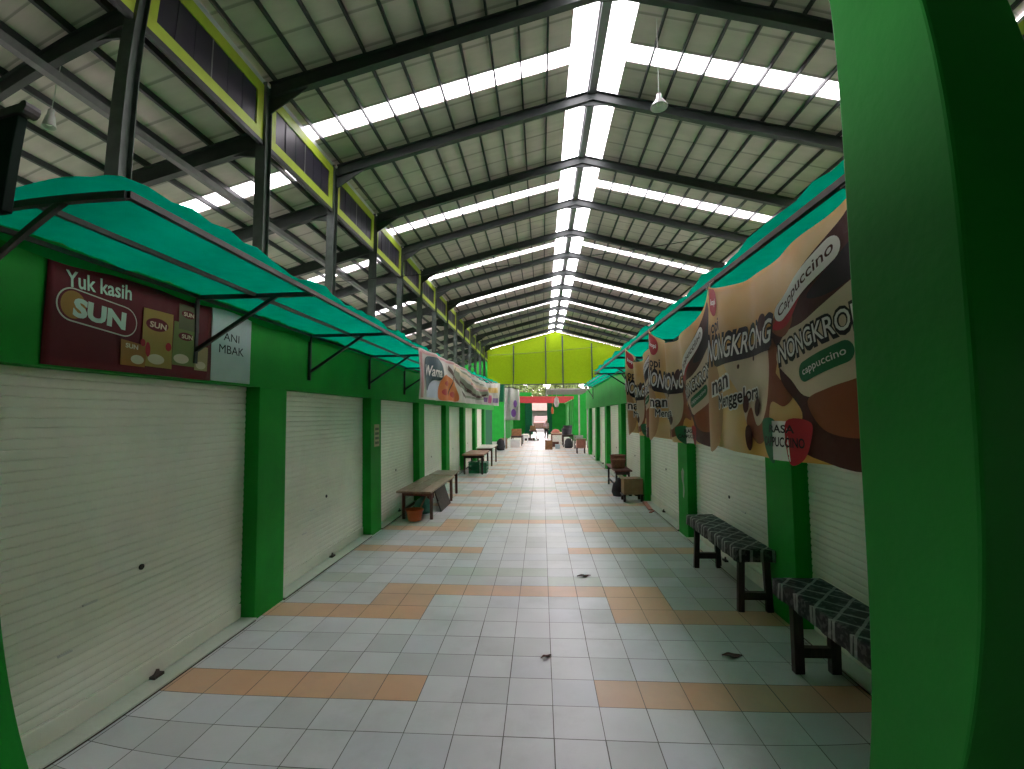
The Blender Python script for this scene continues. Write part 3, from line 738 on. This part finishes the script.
art('rose_edge', I_ROSE, [band((.05, 2.74, 5.0, 2.76, 0), .035), poly([(.03, 2.14), (.12, 2.14), (.12, 2.75), (.03, 2.75)]), band((4.2, 2.52, 7.8, 2.56, .06), .05)], lsurf, .011, t, .15)
art('tan_fold', I_CREAM, [band((2.3, 2.70, 7.7, 2.60, .1), .07)], lsurf, .012, t, .15)
art('purple_text', I_PURP, [poly([(7.0, 2.2), (7.6, 2.2), (7.6, 2.34), (7.0, 2.34)]), poly([(9.0, 2.2), (10.9, 2.2), (10.9, 2.34), (9.0, 2.34)])], lsurf, .012, t, .15)
art('pink_text', I_PINK, [poly([(7.7, 2.18), (8.7, 2.18), (8.7, 2.42), (7.7, 2.42)])], lsurf, .012, t, .15)
art('gold_panel', I_YEL, [poly([(8.0, 2.5), (11.0, 2.5), (11.0, 2.66), (8.0, 2.66)])], lsurf, .012, t, .15)

# red sign and white name panel over the first shutter
XS = XL + .012
def ssurf(a, z, off): return (XS + off + .004 * math.sin(a * 7 + z * 9), a, z)
t = thing('sign_banner', 'dark red printed sign with white lettering over the nearest left shutter', 'sign', (XS, 2.86, 2.19))
MB().grid(lambda u, v: ssurf(2.22 + 1.26 * u, 2.19 + .60 * v, 0), 24, 12).build('sheet', I_MAROON, t, smooth=True, solid=.004)
art('greeting_lettering', ink('mint', (.45, .60, .50)), [fit('Yuk kasih', (2.325, 2.645), (2.745, 2.665), .095, .018)], ssurf, .010, t)
art('oval_rim', ink('rim', (.5, .5, .42)), [pill((2.37, 2.545), (2.70, 2.515), .098, 16)], ssurf, .008, t)
art('oval_fill', ink('oval_red', (.12, .01, .015)), [pill((2.37, 2.545), (2.70, 2.515), .090, 16)], ssurf, .0095, t)
art('sun_glow', ink('oval_sun', (.30, .16, .03)), [ell(2.37, 2.545, .075, .08)], ssurf, .0105, t)
art('name_lettering', ink('mint', (.45, .60, .50)), [fit('SUN', (2.375, 2.485), (2.70, 2.465), .105, .05)], ssurf, .012, t)
bx = [((2.84, 2.245), (3.09, 2.245), (3.08, 2.64), (2.84, 2.64)), ((3.09, 2.28), (3.30, 2.28), (3.30, 2.60), (3.09, 2.60)), ((2.68, 2.235), (2.86, 2.235), (2.88, 2.38), (2.68, 2.40)), ((3.13, 2.55), (3.33, 2.55), (3.33, 2.74), (3.13, 2.74)), ((3.30, 2.26), (3.43, 2.26), (3.43, 2.45), (3.30, 2.45))]
cs = [ink('box_gold', (.32, .22, .05)), ink('box_green', (.16, .19, .06)), ink('box_amber', (.30, .13, .03)), ink('box_olive', (.12, .12, .06)), ink('box_sand', (.34, .28, .14))]
for q, c in zip(bx, cs): art('product_print', c, [poly(q)], ssurf, .010 + .0003 * cs.index(c), t)
art('product_oval', ink('oval_red', (.12, .01, .015)), [ell(2.95, 2.54, .09, .045), ell(3.2, 2.50, .07, .03), ell(3.22, 2.67, .07, .03)], ssurf, .013, t)
art('product_lettering', I_CREAM, [fit('SUN', (2.89, 2.52), (3.02, 2.515), .04, .03), fit('SUN', (3.16, 2.485), (3.26, 2.485), .03, .03), fit('SUN', (3.17, 2.655), (3.27, 2.655), .03, .03), fit('SUN', (2.71, 2.35), (2.80, 2.345), .03, .03)], ssurf, .015, t)
art('bowl_print', I_CREAM, [ell(2.95, 2.30, .07, .035), ell(3.17, 2.33, .07, .035), ell(3.36, 2.30, .05, .03), ell(2.80, 2.28, .05, .03)], ssurf, .013, t)
art('fruit_print', I_RED, [ell(2.88, 2.36, .02, .05), ell(3.05, 2.40, .025, .03), ell(2.84, 2.40, .02, .025)], ssurf, .0145, t)
t = thing('name_panel', 'pale panel with two dark words beside the red sign on the left', 'sign', (XS, 3.74, 2.19))
MB().box((XS - .004, 3.483, 2.195), (XS + .004, 3.985, 2.82)).build('sheet', ink('pale_panel', (.42, .50, .50)), t)
art('lettering', I_BLACK, [fit('ANI', (3.62, 2.545), (3.82, 2.545), .07, .003), fit('MBAK', (3.57, 2.435), (3.885, 2.435), .075, .003)], lambda a, z, off: (XS + off, a, z), .0055, t)

# dark hanging sign at the upper left edge
t = thing('hanging_sign', 'dark sign board hanging at the upper left edge in front of the awning', 'sign', (-2.1, 1.2, 2.52))
MB().box((-2.62, 1.17, 2.525), (-1.61, 1.21, 2.845)).build('board', mat('sign_dark', (.004, .014, .009), .7, spec=.1), t, bevel=.004)
m = MB(); m.bar((-2.68, 1.19, 2.865), (-1.585, 1.19, 2.865), .05, .03); m.bar((-2.66, 1.19, 2.5), (-2.66, 1.19, 3.0), .03, .03); m.tube([(-1.59, 1.16, 2.862), (-1.59, 1.22, 2.862)], .022, 10); m.build('hanger', FRAME, t)
art('print', I_RED, [ell(-1.72, 2.57, .03, .02), ell(-1.66, 2.56, .012, .03)], lambda a, z, off: (a, 1.168 - off, z), .001, t)

# ------------------------------------------------------------------ lamps and wires
LAMPG = mat('lamp_glass', (.5, .5, .48), .25, spec=.6)
def pendant(x, y, z, ztop, r, label):
    t = thing('pendant_lamp', label, 'lamp', (x, y, z))
    MB().tube([(x, y, z + .25), (x, y, ztop)], .008, 6).build('cord', mat('cord_grey', (.45, .45, .43), .6), t)
    MB().lathe([(.02, .30), (.05, .28), (.05, .2), (.07, .17), (r, .02), (r * 1.03, 0), (r * .97, .015), (.06, .15), (.0, .16)], (x, y, z), 20).build('shade', LAMPG, t, smooth=True)
    MB().lathe([(.0, .03), (.05, .05), (.06, .09), (.03, .15), (0, .16)], (x, y, z), 12).build('bulb', mat('bulb_white', (.8, .8, .76), .3), t, smooth=True)
    return t
pendant(2.491, 9.0, 8.12, zs(2.49) - .02, .17, 'pendant lamp hanging on a cord under the right main roof slope')
pendant(-7.0, 5.6, 6.05, za(-7) - .02, .10, 'small pendant lamp under the lower left aisle roof')
m = MB(); n = 24
a, b = Vector((-7.7, 14.0, 6.15)), Vector((8.2, 14.0, 7.78))
m.tube([a.lerp(b, i / n) - Vector((0, 0, .35 * math.sin(PI * i / n))) for i in range(n + 1)], .012, 6)
tag(m.build('cable', BLACK), 'thin dark cable strung across the hall below the roof trusses', 'cable')
m = MB(); a, b = Vector((-5.2, Y_END - .8, 7.9)), Vector((5.6, Y_END - .8, 8.6))
m.tube([a.lerp(b, i / n) - Vector((0, 0, .12 * math.sin(PI * i / n))) for i in range(n + 1)], .02, 6)
tag(m.build('cable', BLACK), 'thin dark cable sagging in front of the lime gable wall', 'cable')

# ------------------------------------------------------------------ patterned benches
def cloth_mat():
    m = bpy.data.materials.new('patterned_oilcloth'); m.use_nodes = True; nt = m.node_tree; b = nt.nodes['Principled BSDF']; b.inputs['Roughness'].default_value = .6; b.inputs['Specular IOR Level'].default_value = .2
    tc = nt.nodes.new('ShaderNodeTexCoord'); mp = nt.nodes.new('ShaderNodeMapping'); mp.inputs['Rotation'].default_value = (0, 0, PI / 4); mp.inputs['Scale'].default_value = (7, 7, 7)
    nt.links.new(tc.outputs['Object'], mp.inputs[0])
    br = nt.nodes.new('ShaderNodeTexBrick'); br.offset = 0; br.inputs['Scale'].default_value = 1.0; br.inputs['Mortar Size'].default_value = .07; br.inputs['Brick Width'].default_value = 1; br.inputs['Row Height'].default_value = 1
    br.inputs['Color1'].default_value = (.010, .009, .011, 1); br.inputs['Color2'].default_value = (.02, .013, .015, 1); br.inputs['Mortar'].default_value = (.24, .23, .22, 1)
    nt.links.new(mp.outputs[0], br.inputs['Vector'])
    n = nt.nodes.new('ShaderNodeTexNoise'); n.inputs['Scale'].default_value = 26; nt.links.new(tc.outputs['Object'], n.inputs['Vector'])
    r = nt.nodes.new('ShaderNodeValToRGB'); r.color_ramp.elements[0].position = .52; r.color_ramp.elements[1].position = .6; r.color_ramp.elements[0].color = (0, 0, 0, 1); r.color_ramp.elements[1].color = (.06, .055, .055, 1)
    nt.links.new(n.outputs['Fac'], r.inputs[0])
    mx = nt.nodes.new('ShaderNodeMix'); mx.data_type = 'RGBA'; mx.blend_type = 'ADD'; mx.inputs['Factor'].default_value = 1
    nt.links.new(br.outputs['Color'], mx.inputs['A']); nt.links.new(r.outputs[0], mx.inputs['B']); nt.links.new(mx.outputs['Result'], b.inputs['Base Color']); return m
OIL = cloth_mat()
def cloth_bench(x0, x1, y0, y1, h, ly, label, legw=.07, splay=.0):
    t = thing('bench', label, 'bench', ((x0 + x1) / 2, (y0 + y1) / 2, 0), 'patterned benches along the right stalls')
    MB().box((x0 + .02, y0 + .02, h - .05), (x1 - .02, y1 - .02, h - .012)).build('seat', WOODD, t)
    def cover(u, v):
        # across the width with a hanging edge at both sides; slightly wavy hem
        s_ = u * (x1 - x0 + .24) - .12; y = y0 + (y1 - y0) * v
        wv = .006 * math.sin(y * 21) + .004 * math.sin(y * 47)
        if s_ < 0: return (x0 - .008 - wv * (-s_ * 8), y, h + s_)
        if s_ > x1 - x0: return (x1 + .008 + wv * ((s_ - (x1 - x0)) * 8), y, h - (s_ - (x1 - x0)))
        return (x0 + s_, y, h + .003 * math.sin(y * 13 + s_ * 30))
    m = MB().grid(cover, 26, 40)
    for yy, sg in ((y0, -1), (y1, 1)):
        m.grid(lambda u, v: (x0 + (x1 - x0) * u, yy + sg * (.006 + .005 * v * math.sin(u * 14)), h - .11 * v), 12, 4)
    m.build('cloth_cover', OIL, t, smooth=True, solid=.004)
    for y in ly:
        for x, sx in ((x0 + .05, -1), (x1 - .05, 1)):
            m = MB(); m.bar((x, y, h - .05), (x + sx * splay, y, 0), legw, legw * .8, up=(0, 1, 0)); m.build('leg', WOODD, t, bevel=.004)
        MB().bar((x0 + .05, y, .15), (x1 - .05, y, .15), .045, .07).build('stretcher', WOODD, t)
        MB().bar((x0 + .03, y, h - .09), (x1 - .03, y, h - .09), .045, .07).build('cross_rail', WOODD, t)
    MB().box((x0 + .05, ly[0], h - .10), (x0 + .07, ly[-1], h - .05)).build('side_rail', WOODR, t)
    return t
cloth_bench(1.81, 2.17, 2.35, 3.76, .60, (2.62, 3.55), 'nearest bench on the right with dark patterned cover, beside the big pillar')
cloth_bench(1.86, 2.19, 4.50, 6.06, .60, (4.58, 5.83), 'second patterned bench on the right, standing before the shutter beyond the first bench', .06, .02)

# ------------------------------------------------------------------ left tables and what stands under them
def table(x0, x1, y0, y1, h, label, top, legm, legs=None, th=.035, lw=.05, group=None, brace=True):
    t = thing('table', label, 'table', ((x0 + x1) / 2, (y0 + y1) / 2, 0), group)
    m = MB(); nb = 3
    for k in range(nb):
        a = x0 + (x1 - x0) * k / nb; b = x0 + (x1 - x0) * (k + 1) / nb - .004
        m.box((a, y0, h - th), (b, y1, h))
    m.build('tabletop', top, t, bevel=.004)
    yl = legs or (y0 + .12, y1 - .12)
    for y in yl:
        for x in (x0 + .06, x1 - .06): MB().box((x - lw / 2, y - lw / 2, 0), (x + lw / 2, y + lw / 2, h - th)).build('leg', legm, t)
        if brace: MB().box((x0 + .06, y - .015, h - th - .09), (x1 - .06, y + .015, h - th)).build('apron', legm, t)
    if brace: MB().box((x0 + .05, yl[0], .14), (x0 + .075, yl[-1], .18)).build('stretcher', legm, t)
    return t
table(-2.60, -1.96, 8.15, 10.45, .55, 'long low wooden table with worn pale top against the left shutters', WOODT, WOODR, (8.42, 10.3))
table(-2.58, -2.02, 10.55, 11.45, .55, 'short wooden table standing end to end behind the long left table', WOODT, WOODR, (10.66, 11.3))
t = thing('bucket', 'orange plastic bucket on the floor under the long left table', 'bucket', (-2.30, 8.28, 0))
MB().lathe([(0, .005), (.115, .005), (.12, .02), (.155, .20), (.168, .205), (.168, .215), (.15, .21), (.112, .02), (0, .02)], (-2.30, 8.28, 0), 24).build('pail', ORANGEP, t, smooth=True)
MB().tube([(-2.30 + .165 * math.cos(a), 8.28 + .05 * math.sin(a), .20 - .07 * math.sin(a)) for a in [PI * i / 12 for i in range(13)]], .005, 6).build('handle', WHITEP, t)
m = MB(); m.bar((-2.31, 8.52, .05), (-2.2, 9.0, .48), .025, .025); m.bar((-2.33, 8.46, .0), (-2.30, 8.56, .14), .16, .03)
tag(m.build('broom', mat('broom_stick', (.25, .2, .14), .6)), 'broom standing behind the orange bucket under the long left table', 'broom')
m = MB().prism([(-2.0, 9.1, .0), (-1.98, 9.1, .0), (-2.14, 9.1, .50), (-2.16, 9.1, .50)], (0, .95, 0))
for k in range(4): m.box((-2.05 - .02 * k, 9.08 + .24 * k, .22), (-2.03 - .02 * k, 9.26 + .24 * k, .24))
tag(m.build('plank_panel', WOODD), 'dark plank panel leaning under the long left table', 'panel')
m = MB().lathe([(0, 0), (.15, .0), (.19, .08), (.17, .2), (.10, .27), (.03, .31), (0, .31)], (-2.32, 9.0, 0), 14)
tag(m.build('sack', TEALP, smooth=True), 'teal plastic sack on the floor under the long left table', 'sack')

table(-2.55, -1.86, 14.9, 16.7, .66, 'reddish wooden table farther along the left side above green crates', mat('red_table_top', (.34, .14, .09), .45, var=.25), WOODD, th=.05)
table(-2.45, -1.82, 17.4, 19.3, .70, 'pale topped table behind the reddish one on the left', mat('pale_top', (.5, .47, .4), .5, var=.1), WOODR)
def plastic_crate(x, y, w_, d, h, z0, label, m_, group):
    t = thing('plastic_crate', label, 'crate', (x, y, z0), group)
    m = MB(); 
    m.box((x - w_ / 2, y - d / 2, z0), (x + w_ / 2, y + d / 2, z0 + .02))
    for zz in (z0 + .02, z0 + h * .4, z0 + h * .75):
        b = h * .2
        m.box((x - w_ / 2, y - d / 2, zz), (x + w_ / 2, y - d / 2 + .015, zz + b)); m.box((x - w_ / 2, y + d / 2 - .015, zz), (x + w_ / 2, y + d / 2, zz + b))
        m.box((x - w_ / 2, y - d / 2, zz), (x - w_ / 2 + .015, y + d / 2, zz + b)); m.box((x + w_ / 2 - .015, y - d / 2, zz), (x + w_ / 2, y + d / 2, zz + b))
    for sx in (-1, 1):
        for sy in (-1, 1): m.box((x + sx * w_ / 2, y + sy * d / 2, z0), (x + sx * (w_ / 2 - .04), y + sy * (d / 2 - .04), z0 + h))
    m.build('basket_body', m_, t)
    q = MB(); q.box((x - w_ / 2 - .008, y - d / 2 - .008, z0 + h), (x + w_ / 2 + .008, y - d / 2 + .02, z0 + h + .02)); q.box((x - w_ / 2 - .008, y + d / 2 - .02, z0 + h), (x + w_ / 2 + .008, y + d / 2 + .008, z0 + h + .02)); q.box((x - w_ / 2 - .008, y - d / 2, z0 + h), (x - w_ / 2 + .02, y + d / 2, z0 + h + .02)); q.box((x + w_ / 2 - .02, y - d / 2, z0 + h), (x + w_ / 2 + .008, y + d / 2, z0 + h + .02)); q.build('rim', m_, t)
    return t
plastic_crate(-2.22, 15.5, .36, .5, .36, 0, 'green plastic crate under the reddish left table, beside the wall', GREENP, 'green crates under the left table')
plastic_crate(-1.91, 15.5, .2, .5, .34, 0, 'green plastic crate under the reddish left table, towards the aisle', GREENP, 'green crates under the left table')

# ------------------------------------------------------------------ right cluster: small table, baskets, cardboard box
table(1.74, 2.16, 11.25, 12.85, .55, 'small dark wooden table on the right carrying two wicker baskets', WOODR, WOODD, (11.4, 12.75), lw=.045)
def basket(x, y, z, r, h, label, m_=WICK, group=None):
    t = thing('basket', label, 'basket', (x, y, z), group)
    m = MB(); prof = [(0, .004), (r * .8, .004), (r * .86, .02)]
    for k in range(1, 9): prof.append((r * (.86 + .14 * k / 8) + (.006 if k % 2 else 0), h * k / 8))
    prof += [(r * .94, h * .98), (r * .8, .03), (0, .03)]
    m.lathe(prof, (x, y, z), 20); m.build('bowl', m_, t, smooth=True)
    MB().lathe([(r * .98, h - .01), (r * 1.06, h), (r * 1.06, h + .02), (r * .98, h + .025), (r * .94, h)], (x, y, z), 20).build('rim', m_, t, smooth=True)
    return t
basket(1.90, 11.75, .55, .19, .20, 'brown wicker basket on the small right table, nearer one', WICK, 'wicker baskets on the right table')
basket(1.98, 12.3, .55, .20, .26, 'brown wicker basket on the small right table, farther and taller one', WICK, 'wicker baskets on the right table')
m = MB().lathe([(0, 0), (.15, .0), (.19, .1), (.16, .26), (.08, .36), (.05, .42), (0, .42)], (1.80, 10.95, 0), 14)
tag(m.build('sack', DARKT, smooth=True), 'dark sack on the floor beside the cardboard box and the small right table', 'sack')
t = thing('cardboard_box', 'brown cardboard box on a low rack beside the right wall', 'box', (1.97, 10.3, .16))
m = MB().box((1.76, 10.13, .16), (2.17, 10.5, .50)); m.build('carton', CARD, t, bevel=.006)
m = MB(); m.bar((1.76, 10.13, .5), (1.72, 10.5, .54), .006, .12, up=(1, 0, 0)); m.box((1.95, 10.125, .16), (1.98, 10.131, .505)); m.build('flap', CARD, t)
t = thing('low_rack', 'dark low rack under the cardboard box on the right', 'rack', (1.97, 10.3, 0))
m = MB()
for xx in (1.77, 1.9, 2.03, 2.16): m.box((xx - .03, 10.12, .13), (xx + .03, 10.5, .155))
m.build('slats', WOODD, t)
for xx in (1.78, 2.15):
    for yy in (10.16, 10.46): MB().box((xx - .025, yy - .025, 0), (xx + .025, yy + .025, .13)).build('leg', WOODD, t)
m = MB().bar((2.12, 9.2, .02), (2.17, 10.0, .03), .08, .02); m.bar((2.06, 9.0, .01), (2.16, 9.15, .015), .05, .015)
tag(m.build('wood_offcut', PINKR), 'reddish wood offcuts on the floor at the foot of the right wall', 'wood')

# ------------------------------------------------------------------ far clutter
def slat_crate(x, y, z, w_, d, h, label, m_=WOODL, group=None):
    t = thing('wooden_crate', label, 'crate', (x, y, z), group)
    m = MB(); n = 3
    for k in range(n):
        a = z + h * k / n + .01; b = z + h * (k + 1) / n - .02
        m.box((x - w_ / 2, y - d / 2, a), (x + w_ / 2, y - d / 2 + .015, b)); m.box((x - w_ / 2, y + d / 2 - .015, a), (x + w_ / 2, y + d / 2, b))
        m.box((x - w_ / 2, y - d / 2, a), (x - w_ / 2 + .015, y + d / 2, b)); m.box((x + w_ / 2 - .015, y - d / 2, a), (x + w_ / 2, y + d / 2, b))
    m.box((x - w_ / 2, y - d / 2, z), (x + w_ / 2, y + d / 2, z + .012)); m.build('slats', m_, t)
    for sx in (-1, 1):
        for sy in (-1, 1): MB().box((x + sx * (w_ / 2 - .016), y + sy * (d / 2 - .016), z), (x + sx * (w_ / 2 - .05), y + sy * (d / 2 - .05), z + h)).build('corner_post', m_, t)
    return t
slat_crate(.37, 26.0, 0, .40, .5, .25, 'lower wooden crate of the stack in the middle of the far aisle', WOODL, 'stacked crates in the far aisle')
slat_crate(.37, 26.0, .26, .40, .5, .24, 'upper wooden crate of the stack in the middle of the far aisle', WOODL, 'stacked crates in the far aisle')
slat_crate(.75, 28.2, 0, .5, .5, .3, 'wooden crate behind the crate stack in the far aisle', WOODR)
m = MB().box((.74, 26.3, 0), (1.0, 26.6, .22)); m.box((.73, 26.29, .2), (1.01, 26.61, .24))
tag(m.build('storage_box', mat('box_bluewhite', (.45, .55, .62), .4, var=.1)), 'small blue-white box on the floor right of the far crate stack', 'box')
t = thing('market_stand', 'red faced stand beside the far right wall', 'stand', (1.9, 23.0, 0))
MB().box((1.68, 22.85, .28), (2.12, 23.3, .68)).build('box', PINKR, t, bevel=.01); MB().box((1.64, 22.8, .68), (2.14, 23.35, .72)).build('top', WOODT, t)
for xx in (1.71, 2.08):
    for yy in (22.9, 23.25): MB().box((xx - .02, yy - .02, 0), (xx + .02, yy + .02, .28)).build('leg', WOODD, t)
table(1.2, 1.85, 27.6, 29.4, .72, 'dark table heaped with baskets at the far right', WOODD, WOODD)
basket(1.42, 28.0, .72, .26, .35, 'dark basket on the far right table, nearer one', DARKT, 'dark baskets on the far right table')
basket(1.56, 28.7, .72, .28, .5, 'dark basket on the far right table, farther taller one', DARKT, 'dark baskets on the far right table')
plastic_crate(2.05, 26.6, .5, .5, .7, 0, 'tall grey crate beside the far right wall', GREYC, None)
m = MB().lathe([(0, 0), (.2, 0), (.24, .15), (.2, .4), (.1, .55), (0, .56)], (1.5, 26.9, 0), 12); tag(m.build('sack', DARKT, smooth=True), 'dark sack in front of the far right table', 'sack')
table(.62, 1.5, 32.0, 34.0, .65, 'low table with pale goods at the far right of the aisle', mat('goods_tan', (.42, .3, .2), .7, var=.3), WOODR)
m = MB().lathe([(0, 0), (.26, 0), (.3, .08), (.2, .22), (0, .28)], (.95, 32.6, .65), 12); tag(m.build('produce_heap', PINKR, smooth=True), 'reddish heap of produce on the low far right table', 'produce')
table(-1.95, -1.2, 29.2, 31.0, .62, 'far left table with brown top over a white box', WOODD, WOODD)
m = MB().box((-1.85, 27.6, 0), (-1.32, 28.1, .42)); m.box((-1.87, 27.58, .40), (-1.30, 28.12, .46)); tag(m.build('storage_box', WHITEP), 'white storage box on the floor before the far left table', 'box')
slat_crate(-1.6, 29.8, .62, .6, .7, .42, 'brown crate standing on the far left table', WOODL)
slat_crate(-2.2, 27.0, 0, .4, .5, .6, 'tall crate by the wall at the far left', CARD)
m = MB().lathe([(0, 0), (.2, 0), (.25, .2), (.2, .5), (.08, .62), (0, .63)], (-2.25, 25.6, 0), 12); tag(m.build('sack', DARKT, smooth=True), 'dark sack at the end of the left stall row', 'sack')
table(-1.0, -.4, 37.0, 39.0, .70, 'far brown table left of the bright exit', WOODR, WOODD)
slat_crate(-.72, 37.6, .70, .42, .6, .35, 'brown crate on the far table left of the bright exit', WOODL)
table(-1.35, -.95, 32.6, 34.0, .55, 'small pale table in the far left of the aisle', mat('pale_top', (.5, .47, .4), .5), WHITEP)
m = MB(); 
for k in range(4): m.box((-1.27 + .19 * k, 35.0, 0), (-1.10 + .19 * k, 35.5, .16 + .04 * (k % 2)))
tag(m.build('tray', WOODD), 'dark low tray on the floor of the far aisle', 'tray')
m = MB().box((-.38, 35.0, 0), (-.2, 35.3, .14)); m.box((-.40, 34.98, .12), (-.18, 35.32, .16)); tag(m.build('storage_box', GREYC), 'small grey box on the floor right of the far dark tray', 'box')
# hanging things at the far end
t = thing('hanging_banner', 'pale printed banner hanging across the far left of the aisle', 'banner', (-1.6, 26.0, 1.62))
MB().grid(lambda u, v: (-2.02 + .82 * u, 26 + .04 * math.sin(u * 12), 1.62 + 1.65 * v + .12 * (1 - u) * v), 14, 10).build('sheet', ink('faded', (.42, .42, .38)), t, smooth=True, solid=.004)
art('print', I_PURP, [ell(-1.55, 2.0, .14, .22), ell(-1.45, 2.5, .1, .2)], lambda a, z, off: (a, 25.945 - off, z), .004, t)
MB().bar((-2.098, 26, 3.42), (-1.1, 26, 3.27), .04, .04).build('rod', FRAME, t)
MB().tube([(-2.05, 26.03, 0), (-2.05, 26.03, 3.4)], .025, 8).build('pole', WHITEP, t)
m = MB().box((-2.68, 25.6, 2.62), (-2.1, 26.2, 3.52)); m.box((-2.68, 25.58, 3.5), (-2.08, 26.22, 3.55)); tag(m.build('signboard', DKGREEN), 'dark green board standing above the end of the left stalls', 'signboard')
m = MB().lathe([(0, 0), (.09, .02), (.16, .25), (.12, .5), (.03, .62), (0, .62)], (.88, 28.0, 2.35), 12); m.tube([(.88, 28, 2.95), (.88, 28, 3.3)], .01, 6)
tag(m.build('hanging_bag', mat('bag_pale', (.4, .42, .38), .5, var=.2), smooth=True), 'pale bag of goods hanging at the far right of the aisle', 'bag')
m = MB().lathe([(0, 0), (.06, .03), (.08, .2), (.04, .4), (0, .42)], (.62, 27.6, 1.95), 10); m.tube([(.62, 27.6, 2.35), (.62, 27.6, 3.3)], .008, 6)
tag(m.build('hanging_bag', ORANGEP, smooth=True), 'small orange bag hanging left of the pale bag at the far right', 'bag')
# roof that the hanging things and the far blocks belong to
m = MB(); m.box((.3, 26.5, 3.3), (2.8, 33.0, 3.38)); m.bar((.35, 26.55, 3.34), (.35, 32.9, 3.34), .06, .1)
for xx, yy in ((2.6, 26.7), (2.6, 32.8)): m.box((xx - .05, yy - .05, 0), (xx + .05, yy + .05, 3.3))
tag(m.build('canopy_roof', mat('old_zinc', (.3, .29, .26), .6, var=.2)), 'grey zinc lean-to roof at the far right of the aisle', 'roof')
# far stall blocks past the cross aisle
for s, X, lab in ((-1, -2.75, 'green far stall block on the left beyond the cross aisle'), (1, 2.3, 'green far stall block on the right beyond the cross aisle')):
    m = MB(); m.box((X, 34.0, 0), (X + s * 2.6, Y_END - 1.6, 2.9)); m.box((X - s * .12, 33.9, 2.9), (X + s * 2.7, Y_END - 1.6, 3.0))
    for k in range(3): m.box((X - s * .05, 34.3 + 2.4 * k, 0), (X, 34.8 + 2.4 * k, 2.9))
    tag(m.build('stall_block', GREEN), lab, 'stall')

# ------------------------------------------------------------------ person in the far aisle
def skin(name, joints, edges, m_, parent=None, sub=2):
    me = bpy.data.meshes.new(name); me.from_pydata([j[:3] for j in joints], edges, []); me.update()
    o = bpy.data.objects.new(name, me); COL.objects.link(o)
    o.modifiers.new('skin', 'SKIN'); 
    if not me.skin_vertices: 
        bm = bmesh.new(); bm.from_mesh(me); bm.verts.layers.skin.verify(); bm.to_mesh(me); bm.free()
    for v, j in zip(me.skin_vertices[0].data, joints): v.radius = (j[3], j[4] if len(j) > 4 else j[3])
    me.skin_vertices[0].data[0].use_root = True
    sb = o.modifiers.new('sub', 'SUBSURF'); sb.levels = sub; sb.render_levels = sub
    dg = bpy.context.evaluated_depsgraph_get(); nm = bpy.data.meshes.new_from_object(o.evaluated_get(dg))
    nm.materials.clear(); nm.materials.append(m_)
    for p in nm.polygons: p.use_smooth = True
    bpy.data.objects.remove(o); q = bpy.data.objects.new(name, nm); COL.objects.link(q)
    if parent: q.parent = parent
    return q
def person(x, y, h, rz):
    k = h / 1.7
    J = [(0, 0, .93, .12, .15), (0, 0, 1.12, .11, .14), (0, 0, 1.32, .12, .16), (0, .0, 1.45, .055), (0, -.02, 1.53, .06), (0, -.03, 1.60, .088, .078), (0, -.02, 1.67, .06),
         (.17, 0, 1.40, .05), (.22, .02, 1.13, .04), (.20, -.06, .88, .03), (.20, -.09, .80, .032), (-.17, 0, 1.40, .05), (-.23, .02, 1.13, .04), (-.22, -.05, .88, .03), (-.22, -.08, .80, .032),
         (.09, 0, .88, .085), (.10, -.03, .5, .058), (.10, .02, .10, .04), (.11, -.12, .04, .038), (-.09, 0, .88, .085), (-.10, .02, .5, .058), (-.11, .1, .10, .04), (-.11, -.03, .04, .038)]
    J = [tuple(c * k for c in j) for j in J]
    E_ = [(0, 1), (1, 2), (2, 3), (3, 4), (4, 5), (5, 6), (2, 7), (7, 8), (8, 9), (9, 10), (2, 11), (11, 12), (12, 13), (13, 14), (0, 15), (15, 16), (16, 17), (17, 18), (0, 19), (19, 20), (20, 21), (21, 22)]
    b = skin('person', J, E_, mat('skin', (.30, .16, .10), .6))
    b.location = (x, y, 0.0); b.rotation_euler = (0, 0, rz)
    S = lambda idx, gr: [tuple(list(J[i][:3]) + [r + gr for r in J[i][3:]]) for i in idx]
    skin('shirt', S([0, 1, 2, 7, 8, 11, 12], .014), [(0, 1), (1, 2), (2, 3), (3, 4), (2, 5), (5, 6)], mat('shirt_mauve', (.34, .22, .24), .8, var=.2), b)
    skin('trousers', S([0, 15, 16, 17, 19, 20, 21], .016), [(0, 1), (1, 2), (2, 3), (0, 4), (4, 5), (5, 6)], DARKT, b)
    skin('hair', [(0, .0 * k, 1.665 * k, .088 * k), (0, .035 * k, 1.60 * k, .078 * k)], [(0, 1)], BLACK, b)
    return b
tag(person(.34, 36.5, 1.5, .4), 'person in a mauve shirt and dark trousers walking in the far aisle', 'person')

# ------------------------------------------------------------------ litter on the floor
LEAF = mat('dry_leaf', (.06, .025, .015), .8, var=.3)
def leaf(x, y, l, rot, label):
    m = MB(); c, s = math.cos(rot), math.sin(rot)
    def f(u, v):
        a = (u - .5) * l; wd = .22 * l * math.sin(PI * min(max(u, .02), .98)) * (v - .5) * 2
        return (x + a * c - wd * s, y + a * s + wd * c, .006 + .01 * abs(v - .5) + .008 * math.sin(u * 5) ** 2)
    m.grid(f, 8, 4); tag(m.build('dry_leaf', LEAF, smooth=True, solid=.002), label, 'leaf', 'litter on the floor')
leaf(.02, 3.67, .09, .4, 'small dry leaf on the white tiles near the middle of the floor')
leaf(.48, 5.50, .16, .05, 'thin dark dry leaf lying by the orange tile band in the middle')
leaf(1.47, 3.75, .15, -.1, 'dark dry leaf on the tiles left of the nearest patterned bench')
